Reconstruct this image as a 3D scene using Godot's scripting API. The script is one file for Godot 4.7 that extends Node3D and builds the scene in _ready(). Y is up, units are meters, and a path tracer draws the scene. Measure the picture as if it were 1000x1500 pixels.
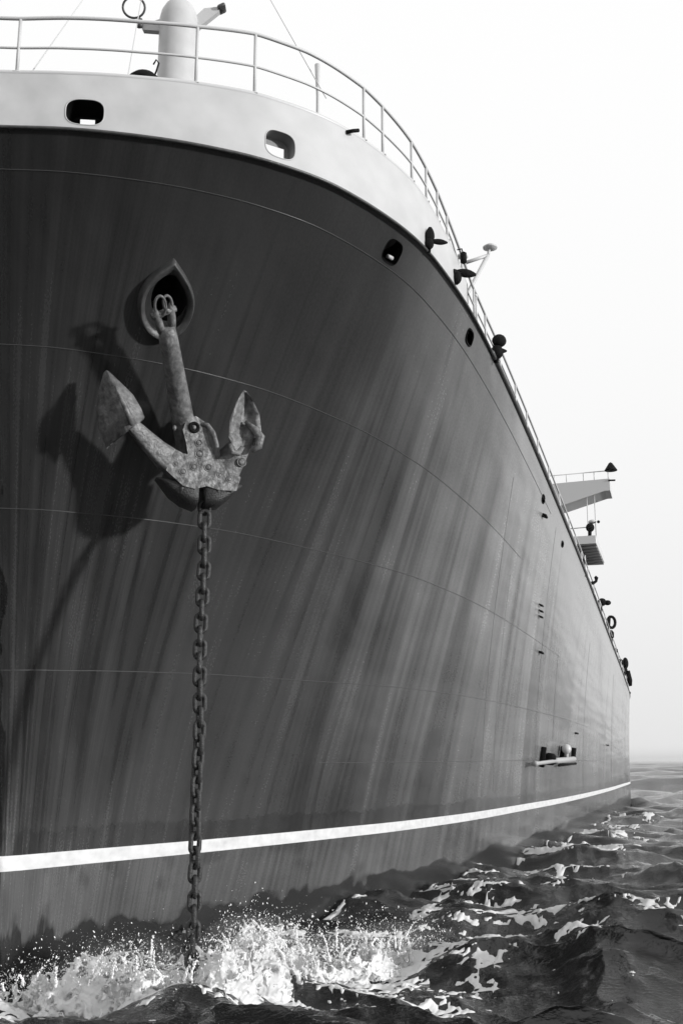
extends Node3D

# The world: camera over the water at x = z = 0 looking along -z; the ship lies 17 degrees off that line, bow towards the camera.
const SA := 0.292372
const CA := 0.956305
const WHITE_LINE := 1.7      # height of the painted line over the water
const CENTRE := -10.75       # the ship's centre plane, metres to port of the ship-axis through the camera
const TOP_T := 17.0
# hull stations from stem to stern: deck edge (aft, port, height), then white line (aft, port)
const STATIONS := [
	[10.75, -10.75, 11.75, 15.85, -10.75], [10.95, -9.60, 11.74, 15.90, -10.62], [11.42, -8.38, 11.72, 16.05, -10.50],
	[11.73, -7.50, 11.71, 16.38, -10.36], [12.13, -6.65, 11.69, 16.97, -10.18], [12.62, -5.85, 11.67, 17.67, -9.95],
	[13.26, -5.07, 11.64, 18.75, -9.58], [14.18, -4.34, 11.60, 20.28, -9.08], [15.71, -3.68, 11.53, 22.88, -8.33],
	[17.35, -3.39, 11.46, 25.35, -7.68], [19.70, -3.22, 11.35, 28.2, -7.02], [24.0, -3.16, 11.16, 33.6, -6.2],
	[31.3, -3.16, 10.83, 41.3, -5.58], [42.6, -3.22, 10.32, 50.6, -4.95], [61.0, -3.42, 9.49, 66.4, -4.42],
	[77.4, -3.62, 8.76, 81.5, -4.25], [89.8, -3.90, 8.2, 90.4, -4.25], [97.0, -4.8, 7.9, 97.5, -4.9]]
const BULWARK_H := [[0.0, 0.8], [3.0, 0.83], [4.0, 0.88], [4.8, 0.93], [5.7, 0.99], [7.3, 1.03], [8.1, 0.98], [8.5, 0.9], [9.05, 0.74], [9.6, 0.45]]
const RAIL_H := [[0.0, 1.65], [2.2, 1.68], [3.0, 1.72], [4.0, 1.78], [4.85, 1.86], [5.7, 1.98], [6.5, 2.0], [7.35, 1.96], [7.6, 1.89], [8.1, 1.72], [8.5, 1.54], [8.84, 1.38], [9.45, 0.95], [9.8, 0.68], [10.2, 0.6], [12.0, 0.58], [14.0, 0.62], [17.0, 0.7]]

var M := {}
var rng := RandomNumberGenerator.new()
var st: SurfaceTool


func _ready() -> void:
	rng.seed = 71
	# ---- camera, sky, sun, exposure
	var cam := Camera3D.new()
	cam.name = "camera"
	cam.position = Vector3(0, 3.3, 0)
	cam.rotation_degrees = Vector3(12.785, 0, 0)
	cam.fov = 50.0
	cam.near = 0.1
	cam.far = 20000.0
	add_child(cam)
	cam.current = true
	var env := Environment.new()
	env.background_mode = Environment.BG_SKY
	var sky := Sky.new()
	var psm := ProceduralSkyMaterial.new()
	psm.sky_top_color = grey(1.0)
	psm.sky_horizon_color = grey(0.78)
	psm.sky_energy_multiplier = 1.0
	psm.sky_curve = 0.14
	psm.ground_bottom_color = grey(0.03)
	psm.ground_horizon_color = grey(0.25)
	psm.ground_curve = 0.05
	psm.sun_angle_max = 1.0
	sky.sky_material = psm
	env.sky = sky
	env.tonemap_mode = Environment.TONE_MAPPER_LINEAR
	env.tonemap_exposure = 1.0
	env.sdfgi_enabled = true
	env.ssao_enabled = true
	env.ssil_enabled = true
	env.fog_enabled = true
	env.fog_density = 0.00006
	env.fog_light_color = grey(0.8)
	env.volumetric_fog_enabled = true
	env.volumetric_fog_density = 0.0
	var we := WorldEnvironment.new()
	we.name = "world_environment"
	we.environment = env
	add_child(we)
	var sun := DirectionalLight3D.new()
	sun.name = "sun"
	sun.light_energy = 1.2
	sun.light_angular_distance = 3.0
	sun.shadow_enabled = true
	var az := deg_to_rad(116.0)
	var el := deg_to_rad(8.0)
	var to_sun := Vector3(sin(az) * cos(el), sin(el), -cos(az) * cos(el))
	add_child(sun)
	sun.look_at_from_position(Vector3.ZERO, -to_sun, Vector3.UP)

	make_materials()
	build_sea()
	build_ship()
	build_anchor()
	build_chain()
	build_splash()
	build_mist()


# ------------------------------------------------------------------ small helpers
func grey(linear_value: float, a := 1.0) -> Color:
	var c := Color(linear_value, linear_value, linear_value).linear_to_srgb()
	c.a = a
	return c


func table(tab: Array, x: float) -> float:
	for i in range(1, tab.size()):
		if x <= tab[i][0]:
			var u: float = (x - tab[i - 1][0]) / (tab[i][0] - tab[i - 1][0])
			u = clampf(u, 0.0, 1.0)
			return lerpf(tab[i - 1][1], tab[i][1], u)
	return tab[tab.size() - 1][1]


func ship(s: float, b: float, z: float) -> Vector3:
	return Vector3(s * SA + b * CA, z, -(s * CA - b * SA))


func station(k: int) -> PackedFloat64Array:
	var n := STATIONS.size()
	if k < 0:
		var r := PackedFloat64Array(STATIONS[-k])
		r[1] = 2.0 * CENTRE - r[1]
		r[4] = 2.0 * CENTRE - r[4]
		return r
	return PackedFloat64Array(STATIONS[mini(k, n - 1)])


func spline(t: float) -> PackedFloat64Array:
	var i := clampi(int(floor(t)), 0, STATIONS.size() - 2)
	var u := t - i
	var a := station(i - 1)
	var b := station(i)
	var c := station(i + 1)
	var d := station(i + 2)
	var out := PackedFloat64Array()
	for k in 5:
		out.append(0.5 * (2.0 * b[k] + (c[k] - a[k]) * u + (2.0 * a[k] - 5.0 * b[k] + 4.0 * c[k] - d[k]) * u * u + (3.0 * b[k] - a[k] - 3.0 * c[k] + d[k]) * u * u * u))
	return out


func hull_row(q: PackedFloat64Array, v: float, side := 1.0) -> Vector3:
	var g := pow(v, 1.7) if v > 0.0 else 0.25 * v
	var s := q[3] + (q[0] - q[3]) * g
	var b := q[4] + (q[1] - q[4]) * g
	var z := WHITE_LINE + (q[2] - WHITE_LINE) * v
	if side < 0.0:
		b = 2.0 * CENTRE - b
	return ship(s, b, z)


func hull(t: float, v: float) -> Vector3:
	return hull_row(spline(t), v)


func hull_normal(t: float, v: float) -> Vector3:
	var dt := hull(t + 0.02, v) - hull(t - 0.02, v)
	var dv := hull(t, v + 0.01) - hull(t, v - 0.01)
	return dt.cross(dv).normalized()


func hull_frame(t: float, v: float) -> Transform3D:
	var z := hull_normal(t, v)
	var x := (hull(t + 0.02, v) - hull(t - 0.02, v)).normalized()
	return Transform3D(Basis(x, z.cross(x).normalized(), z), hull(t, v))


func rim(t: float, h: float, out_by := 0.0) -> Vector3:
	# a point h above the deck edge
	var p := hull(t, 1.0) + Vector3(0, h, 0)
	if out_by != 0.0:
		var d := hull(t + 0.02, 1.0) - hull(t - 0.02, 1.0)
		d.y = 0.0
		p += d.normalized().cross(Vector3.UP) * out_by
	return p


func bulwark(t: float, w: float) -> Vector3:
	return rim(t, w * table(BULWARK_H, t) + 0.0)


func begin(smooth := true) -> SurfaceTool:
	var s := SurfaceTool.new()
	s.begin(Mesh.PRIMITIVE_TRIANGLES)
	s.set_smooth_group(0 if smooth else -1)
	return s


func tri(s: SurfaceTool, a: Vector3, b: Vector3, c: Vector3) -> void:
	s.add_vertex(a)
	s.add_vertex(b)
	s.add_vertex(c)


func quad(s: SurfaceTool, a: Vector3, b: Vector3, c: Vector3, d: Vector3) -> void:
	tri(s, a, b, c)
	tri(s, a, c, d)


func commit(called: String, s: SurfaceTool, m: Material, parent: Node3D) -> MeshInstance3D:
	s.generate_normals()
	var o := MeshInstance3D.new()
	o.name = called
	o.mesh = s.commit()
	o.material_override = m
	parent.add_child(o, true)
	return o


func same(called: String, mesh: Mesh, m: Material, parent: Node3D, at: Transform3D) -> MeshInstance3D:
	var o := MeshInstance3D.new()
	o.name = called
	o.mesh = mesh
	o.material_override = m
	o.transform = at
	parent.add_child(o, true)
	return o


func tag(o: Node, label: String, category: String, group := "", kind := "") -> void:
	o.set_meta("label", label)
	o.set_meta("category", category)
	if group:
		o.set_meta("group", group)
	if kind:
		o.set_meta("kind", kind)


func thing(called: String, at := Transform3D()) -> Node3D:
	var o := Node3D.new()
	o.name = called
	o.transform = at
	add_child(o)
	return o


# rings of points joined into a skin; every ring has the same count
func loft(s: SurfaceTool, rings: Array, caps := true, closed_ring := true) -> void:
	for i in rings.size() - 1:
		var a: PackedVector3Array = rings[i]
		var b: PackedVector3Array = rings[i + 1]
		var n := a.size()
		for k in (n if closed_ring else n - 1):
			var k2 := (k + 1) % n
			quad(s, a[k], b[k], b[k2], a[k2])
	if caps:
		for e in [0, rings.size() - 1]:
			var r: PackedVector3Array = rings[e]
			var c := Vector3.ZERO
			for p in r:
				c += p
			c /= r.size()
			for k in r.size():
				var k2 := (k + 1) % r.size()
				if e == 0:
					tri(s, c, r[k], r[k2])
				else:
					tri(s, c, r[k2], r[k])


func tube(s: SurfaceTool, pts: Array, radius, seg := 8, loop := false, squash := 1.0) -> void:
	var rings := []
	var n := pts.size()
	var up := Vector3.UP
	for i in n:
		var before: Vector3 = pts[(i - 1 + n) % n] if loop or i > 0 else pts[0]
		var after: Vector3 = pts[(i + 1) % n] if loop or i < n - 1 else pts[n - 1]
		var d := (after - before).normalized()
		if absf(d.dot(up)) > 0.95:
			up = Vector3(0.3, 0.1, 0.95) if absf(d.y) > 0.7 else Vector3.UP
		var x := up.cross(d).normalized()
		var y := d.cross(x).normalized()
		up = y
		var r: float = radius[i] if radius is Array else radius
		var ring := PackedVector3Array()
		for k in seg:
			var a := TAU * k / seg
			ring.append(pts[i] + x * cos(a) * r * squash + y * sin(a) * r)
		rings.append(ring)
	if loop:
		rings.append(rings[0])
	loft(s, rings, not loop)


# a box with chamfered edges
func box(s: SurfaceTool, at: Transform3D, size: Vector3, c := 0.01) -> void:
	var h := size / 2.0
	c = minf(c, minf(h.x, minf(h.y, h.z)) * 0.45)
	var ring := func(y: float, k: float) -> PackedVector3Array:
		var r := PackedVector3Array()
		for p in [Vector2(h.x - k, h.z - c - k), Vector2(h.x - c - k, h.z - k), Vector2(-h.x + c + k, h.z - k), Vector2(-h.x + k, h.z - c - k), Vector2(-h.x + k, -h.z + c + k), Vector2(-h.x + c + k, -h.z + k), Vector2(h.x - c - k, -h.z + k), Vector2(h.x - k, -h.z + c + k)]:
			r.append(at * Vector3(p.x, y, p.y))
		return r
	loft(s, [ring.call(-h.y, c), ring.call(-h.y + c, 0.0), ring.call(h.y - c, 0.0), ring.call(h.y, c)])


func ball(s: SurfaceTool, at: Transform3D, radii: Vector3, seg := 12, rows := 8) -> void:
	var rings := []
	for i in rows + 1:
		var a := PI * i / rows - PI / 2.0
		var r := PackedVector3Array()
		for k in seg:
			var b := TAU * k / seg
			r.append(at * (Vector3(cos(a) * cos(b), sin(a), cos(a) * sin(b)) * radii))
		rings.append(r)
	loft(s, rings, false)


# a turned shape: profile of (radius, height) about the local y axis
func lathe(s: SurfaceTool, profile: Array, at: Transform3D, seg := 16) -> void:
	var rings := []
	for p in profile:
		var r := PackedVector3Array()
		for k in seg:
			var b := TAU * k / seg
			r.append(at * Vector3(p[0] * cos(b), p[1], p[0] * sin(b)))
		rings.append(r)
	loft(s, rings)


# a flat outline given thickness along local -z, front edge chamfered
func prism(s: SurfaceTool, outline: PackedVector2Array, front: float, back: float, at: Transform3D, c := 0.02) -> void:
	var inner := Geometry2D.offset_polygon(outline, -c)
	var face: PackedVector2Array = inner[0] if inner.size() else outline
	var put := func(p: Vector2, z: float) -> Vector3: return at * Vector3(p.x, p.y, z)
	var idx := Geometry2D.triangulate_polygon(outline)
	for k in range(0, idx.size(), 3):
		tri(s, put.call(outline[idx[k]], back), put.call(outline[idx[k + 1]], back), put.call(outline[idx[k + 2]], back))
	# the front stays the same outline drawn in towards its centre by the chamfer
	var n := outline.size()
	var drawn := PackedVector2Array()
	for i in n:
		var a := (outline[i] - outline[(i - 1 + n) % n]).normalized()
		var b := (outline[(i + 1) % n] - outline[i]).normalized()
		var nrm := ((a + b) * 0.5).orthogonal()
		if Geometry2D.is_polygon_clockwise(outline):
			nrm = -nrm
		drawn.append(outline[i] + nrm * c)
	for k in range(0, idx.size(), 3):
		tri(s, put.call(drawn[idx[k]], front), put.call(drawn[idx[k + 2]], front), put.call(drawn[idx[k + 1]], front))
	for i in n:
		var j := (i + 1) % n
		quad(s, put.call(outline[i], back), put.call(outline[j], back), put.call(outline[j], front - c), put.call(outline[i], front - c))
		quad(s, put.call(outline[i], front - c), put.call(outline[j], front - c), put.call(drawn[j], front), put.call(drawn[i], front))


func fnoise(seed_: int, freq: float, octaves := 4, type := FastNoiseLite.TYPE_SIMPLEX_SMOOTH) -> FastNoiseLite:
	var n := FastNoiseLite.new()
	n.seed = seed_
	n.noise_type = type
	n.frequency = freq
	n.fractal_octaves = octaves
	n.fractal_type = FastNoiseLite.FRACTAL_FBM if octaves > 1 else FastNoiseLite.FRACTAL_NONE
	return n


func noise_bytes(w: int, h: int, to_w: int, to_h: int, n: FastNoiseLite) -> PackedByteArray:
	var im := n.get_image(w, h)
	im.convert(Image.FORMAT_L8)
	if to_w != w or to_h != h:
		im.resize(to_w, to_h, Image.INTERPOLATE_CUBIC)
	return im.get_data()


func noise_tex(size: int, n: FastNoiseLite, lo: float, hi: float, gamma := 1.0) -> ImageTexture:
	var im := n.get_seamless_image(size, size)
	im.convert(Image.FORMAT_L8)
	var d := im.get_data()
	var lut := PackedByteArray()
	for i in 256:
		lut.append(int(255.0 * grey(lerpf(lo, hi, pow(i / 255.0, gamma))).r + 0.5))
	for i in d.size():
		d[i] = lut[d[i]]
	return ImageTexture.create_from_image(Image.create_from_data(size, size, false, Image.FORMAT_L8, d))


func raw_tex(size: int, n: FastNoiseLite) -> ImageTexture:
	var im := n.get_seamless_image(size, size)
	im.convert(Image.FORMAT_L8)
	return ImageTexture.create_from_image(im)


func mat(value: float, rough: float, spec := 0.5) -> StandardMaterial3D:
	var m := StandardMaterial3D.new()
	m.albedo_color = grey(value)
	m.roughness = rough
	m.metallic_specular = spec
	return m


func tri_mat(tex: Texture2D, bump: Texture2D, scale: float, rough: float, bump_cm: float, spec := 0.5) -> StandardMaterial3D:
	var m := mat(1.0, rough, spec)
	m.albedo_texture = tex
	m.uv1_triplanar = true
	m.uv1_scale = Vector3.ONE * scale
	if bump:
		m.heightmap_enabled = true
		m.heightmap_texture = bump
		m.heightmap_scale = bump_cm
	return m


# ------------------------------------------------------------------ materials
func make_materials() -> void:
	var rust_n := fnoise(5, 0.009, 7)
	rust_n.fractal_gain = 0.7
	var pit := fnoise(9, 0.02, 5)
	var pit_tex := raw_tex(512, pit)
	M.anchor = tri_mat(noise_tex(512, rust_n, 0.02, 0.33, 1.7), pit_tex, 1.1, 0.48, 1.1)
	M.chain = tri_mat(noise_tex(256, fnoise(6, 0.03, 5), 0.005, 0.04), pit_tex, 3.0, 0.5, 1.0)
	M.white = tri_mat(noise_tex(512, fnoise(11, 0.008, 6), 0.40, 0.52), null, 0.35, 0.42, 0.0)
	M.white_plain = mat(0.5, 0.4)
	M.rail = mat(0.5, 0.45)
	M.boom = mat(0.36, 0.5)
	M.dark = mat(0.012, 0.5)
	M.black = mat(0.004, 0.8, 0.2)
	M.fitting = tri_mat(noise_tex(256, fnoise(6, 0.03, 5), 0.003, 0.012), null, 2.0, 0.8, 0.0, 0.25)
	M.weld = mat(0.05, 0.35)
	M.butt = mat(0.11, 0.4)
	M.collar = tri_mat(noise_tex(256, fnoise(16, 0.02, 5), 0.025, 0.08), pit_tex, 1.0, 0.45, 0.6)
	M.deck = mat(0.12, 0.8)
	M.wire = mat(0.5, 0.5)
	M.shade_grey = mat(0.22, 0.6)
	M.stripe = hull_paint(true)
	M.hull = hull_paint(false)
	M.sea = mat(0.008, 0.035, 0.52)
	var rip := fnoise(31, 0.018, 6)
	rip.fractal_gain = 0.6
	M.sea.uv1_triplanar = true
	M.sea.uv1_world_triplanar = true
	M.sea.uv1_scale = Vector3(0.32, 0.5, 0.85)
	M.sea.heightmap_enabled = true
	M.sea.heightmap_texture = raw_tex(1024, rip)
	M.sea.heightmap_scale = 2.0
	M.foam = mat(0.65, 0.6, 0.3)
	M.water_white = mat(0.8, 0.3, 0.4)
	M.water_white.backlight_enabled = true
	M.water_white.backlight = grey(0.5)
	M.drop = mat(0.9, 0.25, 0.5)


# long wet stains below scuppers: station, from, to, half width, lean
const STAINS := [[9.45, 0.99, 0.88, 0.06, 0.0], [9.8, 0.965, 0.86, 0.07, 0.0], [13.55, 0.93, 0.30, 0.11, -0.6], [12.35, 0.93, 0.5, 0.03, 0.0], [8.6, 0.9, 0.35, 0.10, 1.0], [10.9, 0.9, 0.45, 0.08, 0.7], [4.6, 0.60, 0.1, 0.35, 0.5], [2.6, 0.3, -0.02, 0.12, 0.1], [5.35, 0.58, 0.2, 0.12, 0.4], [5.9, 0.6, 0.05, 0.2, 1.1], [6.3, 0.58, 0.15, 0.12, 1.2], [5.0, 0.6, 0.02, 0.16, 1.0], [9.7, 0.88, 0.3, 0.11, 1.1], [11.6, 0.95, 0.4, 0.07, 0.3]]


func hull_paint(white: bool) -> StandardMaterial3D:
	var m := mat(1.0, 0.36 if not white else 0.5, 0.5 if white else 0.62)
	if white:
		m.albedo_texture = noise_tex(512, fnoise(21, 0.02, 6), 0.42, 0.70, 0.7)
		m.uv1_triplanar = true
		m.uv1_world_triplanar = true
		m.uv1_scale = Vector3.ONE * 0.4
		return m
	var w := 2048
	var h := 1024
	var wide := noise_bytes(w, 10, w, h, fnoise(1, 0.006, 3))
	var mid := noise_bytes(w, 8, w, h, fnoise(2, 0.03, 3))
	var fine := noise_bytes(w, 9, w, h, fnoise(3, 0.13, 2))
	var dark_run := noise_bytes(w, 7, w, h, fnoise(4, 0.045, 2))
	var blot := noise_bytes(512, 256, w, h, fnoise(5, 0.013, 5))
	var blot2 := noise_bytes(1024, 512, w, h, fnoise(6, 0.02, 3))
	var grain := noise_bytes(w, h, w, h, fnoise(7, 0.25, 2))
	var col := PackedByteArray()
	col.resize(w * h)
	var rgh := PackedByteArray()
	rgh.resize(w * h)
	var lut := PackedByteArray()
	for i in 2048:
		lut.append(int(255.0 * grey(i / 2048.0 * 0.5).r + 0.5))
	for y in h:
		var v := 1.0 - 1.25 * (y + 0.5) / h
		var zz := WHITE_LINE + v * 9.8
		var streaky := clampf((0.97 - v) * 4.0, 0.15, 1.0)
		for x in w:
			var i := y * w + x
			var tt := TOP_T * (x + 0.5) / w
			# runs lean aft towards the deck where the bow flares
			var shear := 1.15 * clampf((12.6 - tt) / 4.0, 0.10, 1.0) * clampf(tt / 4.0, 0.2, 1.0)
			var sx := clampi(x + int(shear * (1.0 - v) * w / TOP_T), 0, w - 1)
			var si := y * w + sx
			var a := wide[si] / 255.0
			var b := mid[si] / 255.0
			var c := fine[si] / 255.0
			var d := dark_run[si] / 255.0
			var bl := blot[i] / 255.0
			var b2 := blot2[i] / 255.0
			var gr := grain[i] / 255.0
			var s := (a - 0.5) * 0.45 + (b - 0.5) * 0.75 + (c - 0.5) * 0.42
			var flank_light := smoothstep(6.7, 12.7, tt - 1.5 * (0.85 - v) + 0.85 * s * streaky + 0.9 * (bl - 0.5)) * lerpf(0.62, 1.0, smoothstep(0.1, 0.5, v + 0.15 * (bl - 0.5)))  # flank light put into the colour: paler aft, dimmer low, edge broken by streaks
			var base := lerpf(lerpf(0.020, 0.040, smoothstep(0.8, 5.5, tt + 2.0 * s + 1.2 * (bl - 0.5))), 0.25, flank_light)  # bow shade put into the base colour, deepening towards the stem
			for q in STAINS:
				var off: float = absf(tt - q[0] - (v - q[1]) * q[4]) / (q[3] * (0.7 + 0.6 * c))
				if off < 1.0 and v < q[1] and v > q[2]:
					base *= 1.0 - (0.5 if q[0] < 7.0 or q[2] > 0.8 else 0.3) * (1.0 - off) * minf(1.0, (v - q[2]) * 9.0) * minf(1.0, (q[1] - v) * 14.0 + 0.15)
			var k := base * (1.0 + streaky * s * 0.5 + (bl - 0.5) * 0.35 + (gr - 0.5) * 0.22)
			var run := clampf((d - 0.62) * 6.0, 0.0, 1.0) * streaky
			k *= 1.0 - 0.25 * run * (0.4 + b2)
			var ro := 0.21 + 0.14 * (bl - 0.5) + 0.16 * s * streaky + 0.10 * (gr - 0.5)
			if v < -0.01:
				# boot topping: paler, blotched, then the wet band by the water
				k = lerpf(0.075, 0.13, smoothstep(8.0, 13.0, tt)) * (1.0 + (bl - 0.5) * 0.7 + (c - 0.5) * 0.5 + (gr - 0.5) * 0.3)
				if b2 > 0.6:
					k *= 1.0 - 0.28 * clampf((b2 - 0.6) * 5.0, 0.0, 1.0)
				var wet := 0.62 + 0.55 * (b2 - 0.5) + 0.2 * (b - 0.5)
				if zz < wet:
					k = lerpf(k, 0.022 * (0.7 + gr * 0.6), clampf((wet - zz) * 9.0, 0.0, 1.0))
					ro = 0.25
			elif v < 0.05 + 0.02 * (b2 - 0.5) + 0.012 * (c - 0.5):
				k *= 0.72
			# shade round the stem put into the hull colour, with a ragged edge
			if tt < 1.5 + 0.7 * (b2 - 0.5) + 0.5 * (b - 0.5) and v < 0.62:
				k *= 0.25
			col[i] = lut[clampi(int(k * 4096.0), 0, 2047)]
			rgh[i] = clampi(int(ro * 255.0), 40, 230)
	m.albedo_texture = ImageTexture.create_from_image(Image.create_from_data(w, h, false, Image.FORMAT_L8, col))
	m.roughness = 1.0
	m.roughness_texture = ImageTexture.create_from_image(Image.create_from_data(w, h, false, Image.FORMAT_L8, rgh))
	m.roughness_texture_channel = BaseMaterial3D.TEXTURE_CHANNEL_RED
	var dent := Image.create_from_data(512, 256, false, Image.FORMAT_L8, noise_bytes(512, 256, 512, 256, fnoise(8, 0.025, 3)))
	dent.resize(1024, 512, Image.INTERPOLATE_CUBIC)
	m.heightmap_enabled = true
	m.heightmap_texture = ImageTexture.create_from_image(dent)
	m.heightmap_scale = 3.0
	m.texture_repeat = false
	return m


# ------------------------------------------------------------------ the sea
var wave_k := PackedFloat64Array()
var wave_x := PackedFloat64Array()
var wave_z := PackedFloat64Array()
var wave_a := PackedFloat64Array()
var wave_p := PackedFloat64Array()
var wave_l := PackedFloat64Array()
var chop: FastNoiseLite


func make_waves() -> void:
	var r := RandomNumberGenerator.new()
	r.seed = 12
	var n := 48
	for i in n:
		var u := i / float(n - 1)
		var l := 7.0 * pow(0.042, u) * r.randf_range(0.85, 1.15)
		var ang := deg_to_rad(205.0 + r.randfn() * 34.0)     # the way they run, seen from above
		wave_l.append(l)
		wave_k.append(TAU / l)
		wave_x.append(sin(ang))
		wave_z.append(-cos(ang))
		wave_a.append(0.0135 * pow(l, 0.95) * r.randf_range(0.7, 1.3) * (1.0 if l > 1.2 else 0.92))
		wave_p.append(r.randf() * TAU)
	chop = fnoise(41, 1.1, 4)


func sea_point(x: float, z: float, cell: float) -> Vector3:
	var p := Vector3(x, 0, z)
	for i in wave_k.size():
		if wave_l[i] < cell * 1.7:
			break
		var a := wave_a[i]
		var f := wave_k[i] * (wave_x[i] * x + wave_z[i] * z) + wave_p[i]
		var s := sin(f)
		p.y += a * cos(f)
		p.x -= 0.95 * a * wave_x[i] * s
		p.z -= 0.95 * a * wave_z[i] * s
	var far := smoothstep(50.0, 160.0, Vector2(x, z).length())
	if far > 0.0:
		for i in 9:
			var l := 9.0 * pow(5.0, i / 8.0)
			if l < cell * 1.7:
				continue
			var a := far * 0.018 * pow(l, 0.8)
			var dir := deg_to_rad(205.0 + 37.0 * sin(i * 2.3))
			var f := TAU / l * (sin(dir) * x - cos(dir) * z) + i * 1.7
			p.y += a * cos(f)
	if cell < 0.5:
		p.y += 0.035 * chop.get_noise_2d(x * 0.7, z * 1.2)
		if cell < 0.12:
			p.y += 0.014 * chop.get_noise_2d(x * 2.2 + 9.0, z * 4.2)
		p.y += ridge(x, -z)
		var mx := (x + 2.3) / 0.75
		var mz := (-z - 15.7) / 0.55
		p.y += 0.30 * exp(-mx * mx - mz * mz)
	return p


# a steep crest that runs past the bow: gentle on its seaward side, steep towards the ship
const CREST := [Vector2(3.0, 12.5), Vector2(3.7, 16.5), Vector2(4.25, 20.8), Vector2(5.7, 23.9), Vector2(8.6, 27.4)]


func ridge(x: float, d: float) -> float:
	if x < 0.5 or x > 12.0 or d > 31.0:
		return 0.0
	var p := Vector2(x, d)
	var best := 1e9
	var sgn := 1.0
	var along := 0.0
	for i in CREST.size() - 1:
		var a: Vector2 = CREST[i]
		var b: Vector2 = CREST[i + 1]
		var u := clampf((p - a).dot(b - a) / (b - a).length_squared(), 0.0, 1.0)
		var q := a.lerp(b, u)
		var l := p.distance_to(q)
		if l < best:
			best = l
			sgn = signf((b - a).cross(p - a))
			along = i + u
	best += 0.18 * chop.get_noise_2d(x * 1.1 + 40.0, d * 1.1)
	best = maxf(best, 0.0)
	var w := 0.5 if sgn > 0.0 else 1.7
	return 0.40 * sin(PI * clampf(along / 4.0, 0.06, 0.94)) * exp(-pow(best / w, 1.5))


func foam_amount(x: float, d: float) -> float:
	# how much white water lies on the sea at x metres to the right and d metres ahead
	var e := -1.0
	for q in FOAM:
		var dx: float = x - q[0]
		var dd: float = d - q[1]
		var ca := cos(q[4])
		var sa := sin(q[4])
		var u: float = (dx * ca + dd * sa) / q[2]
		var w: float = (dd * ca - dx * sa) / q[3]
		e = maxf(e, q[5] * (1.0 - sqrt(u * u + w * w)))
	return e


# white water lying on the sea: x, distance, half length, half width, turn, strength
var FOAM := [
	[-2.6, 16.3, 3.6, 0.8, 0.12, 0.75], [1.2, 18.4, 1.5, 1.0, 0.3, 0.7], [4.0, 23.0, 2.6, 1.2, 0.3, 0.3], [1.5, 22.0, 1.8, 2.0, 0.3, 0.4],
	[-3.9, 17.6, 2.6, 1.3, 0.25, 1.6], [-1.8, 17.8, 2.6, 1.6, 0.15, 1.7], [0.1, 18.8, 1.9, 1.5, 0.4, 1.5], [1.0, 19.9, 1.3, 0.9, 0.4, 1.0], [0.6, 22.5, 1.2, 1.6, 0.6, 1.0],
	[3.3, 24.2, 1.4, 0.8, 0.1, 1.5], [4.9, 25.6, 2.2, 0.45, 0.55, 1.2], [6.9, 27.3, 2.2, 0.45, 0.2, 1.1], [2.2, 20.6, 1.6, 0.8, 0.3, 0.75], [3.2, 21.8, 1.2, 0.6, 0.3, 0.6], [6.4, 36.5, 1.2, 2.0, 0.7, 0.8], [3.0, 29.5, 1.0, 1.2, 0.9, 0.6], [1.9, 25.0, 0.9, 0.5, 0.5, 0.8],
	[2.15, 26.6, 2.2, 0.28, 1.05, 0.9], [4.1, 33.5, 0.7, 0.8, 0.8, 1.2], [7.6, 40.8, 1.6, 2.2, 0.9, 1.3], [9.6, 44.5, 1.3, 2.4, 0.9, 1.3], [11.9, 52.5, 1.0, 4.0, 0.2, 1.2], [13.9, 58.5, 0.7, 4.0, 0.2, 1.2], [16.6, 66.0, 0.8, 5.0, 0.2, 0.9],
	[4.0, 19.6, 0.5, 0.2, 0.3, 0.7], [2.6, 18.6, 0.5, 0.2, 0.2, 0.6], [2.9, 21.4, 0.8, 0.2, 0.3, 0.7], [-3.0, 15.9, 0.4, 0.12, 0.0, 0.6], [6.0, 30.0, 0.9, 0.4, 0.4, 0.7]]


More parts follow.
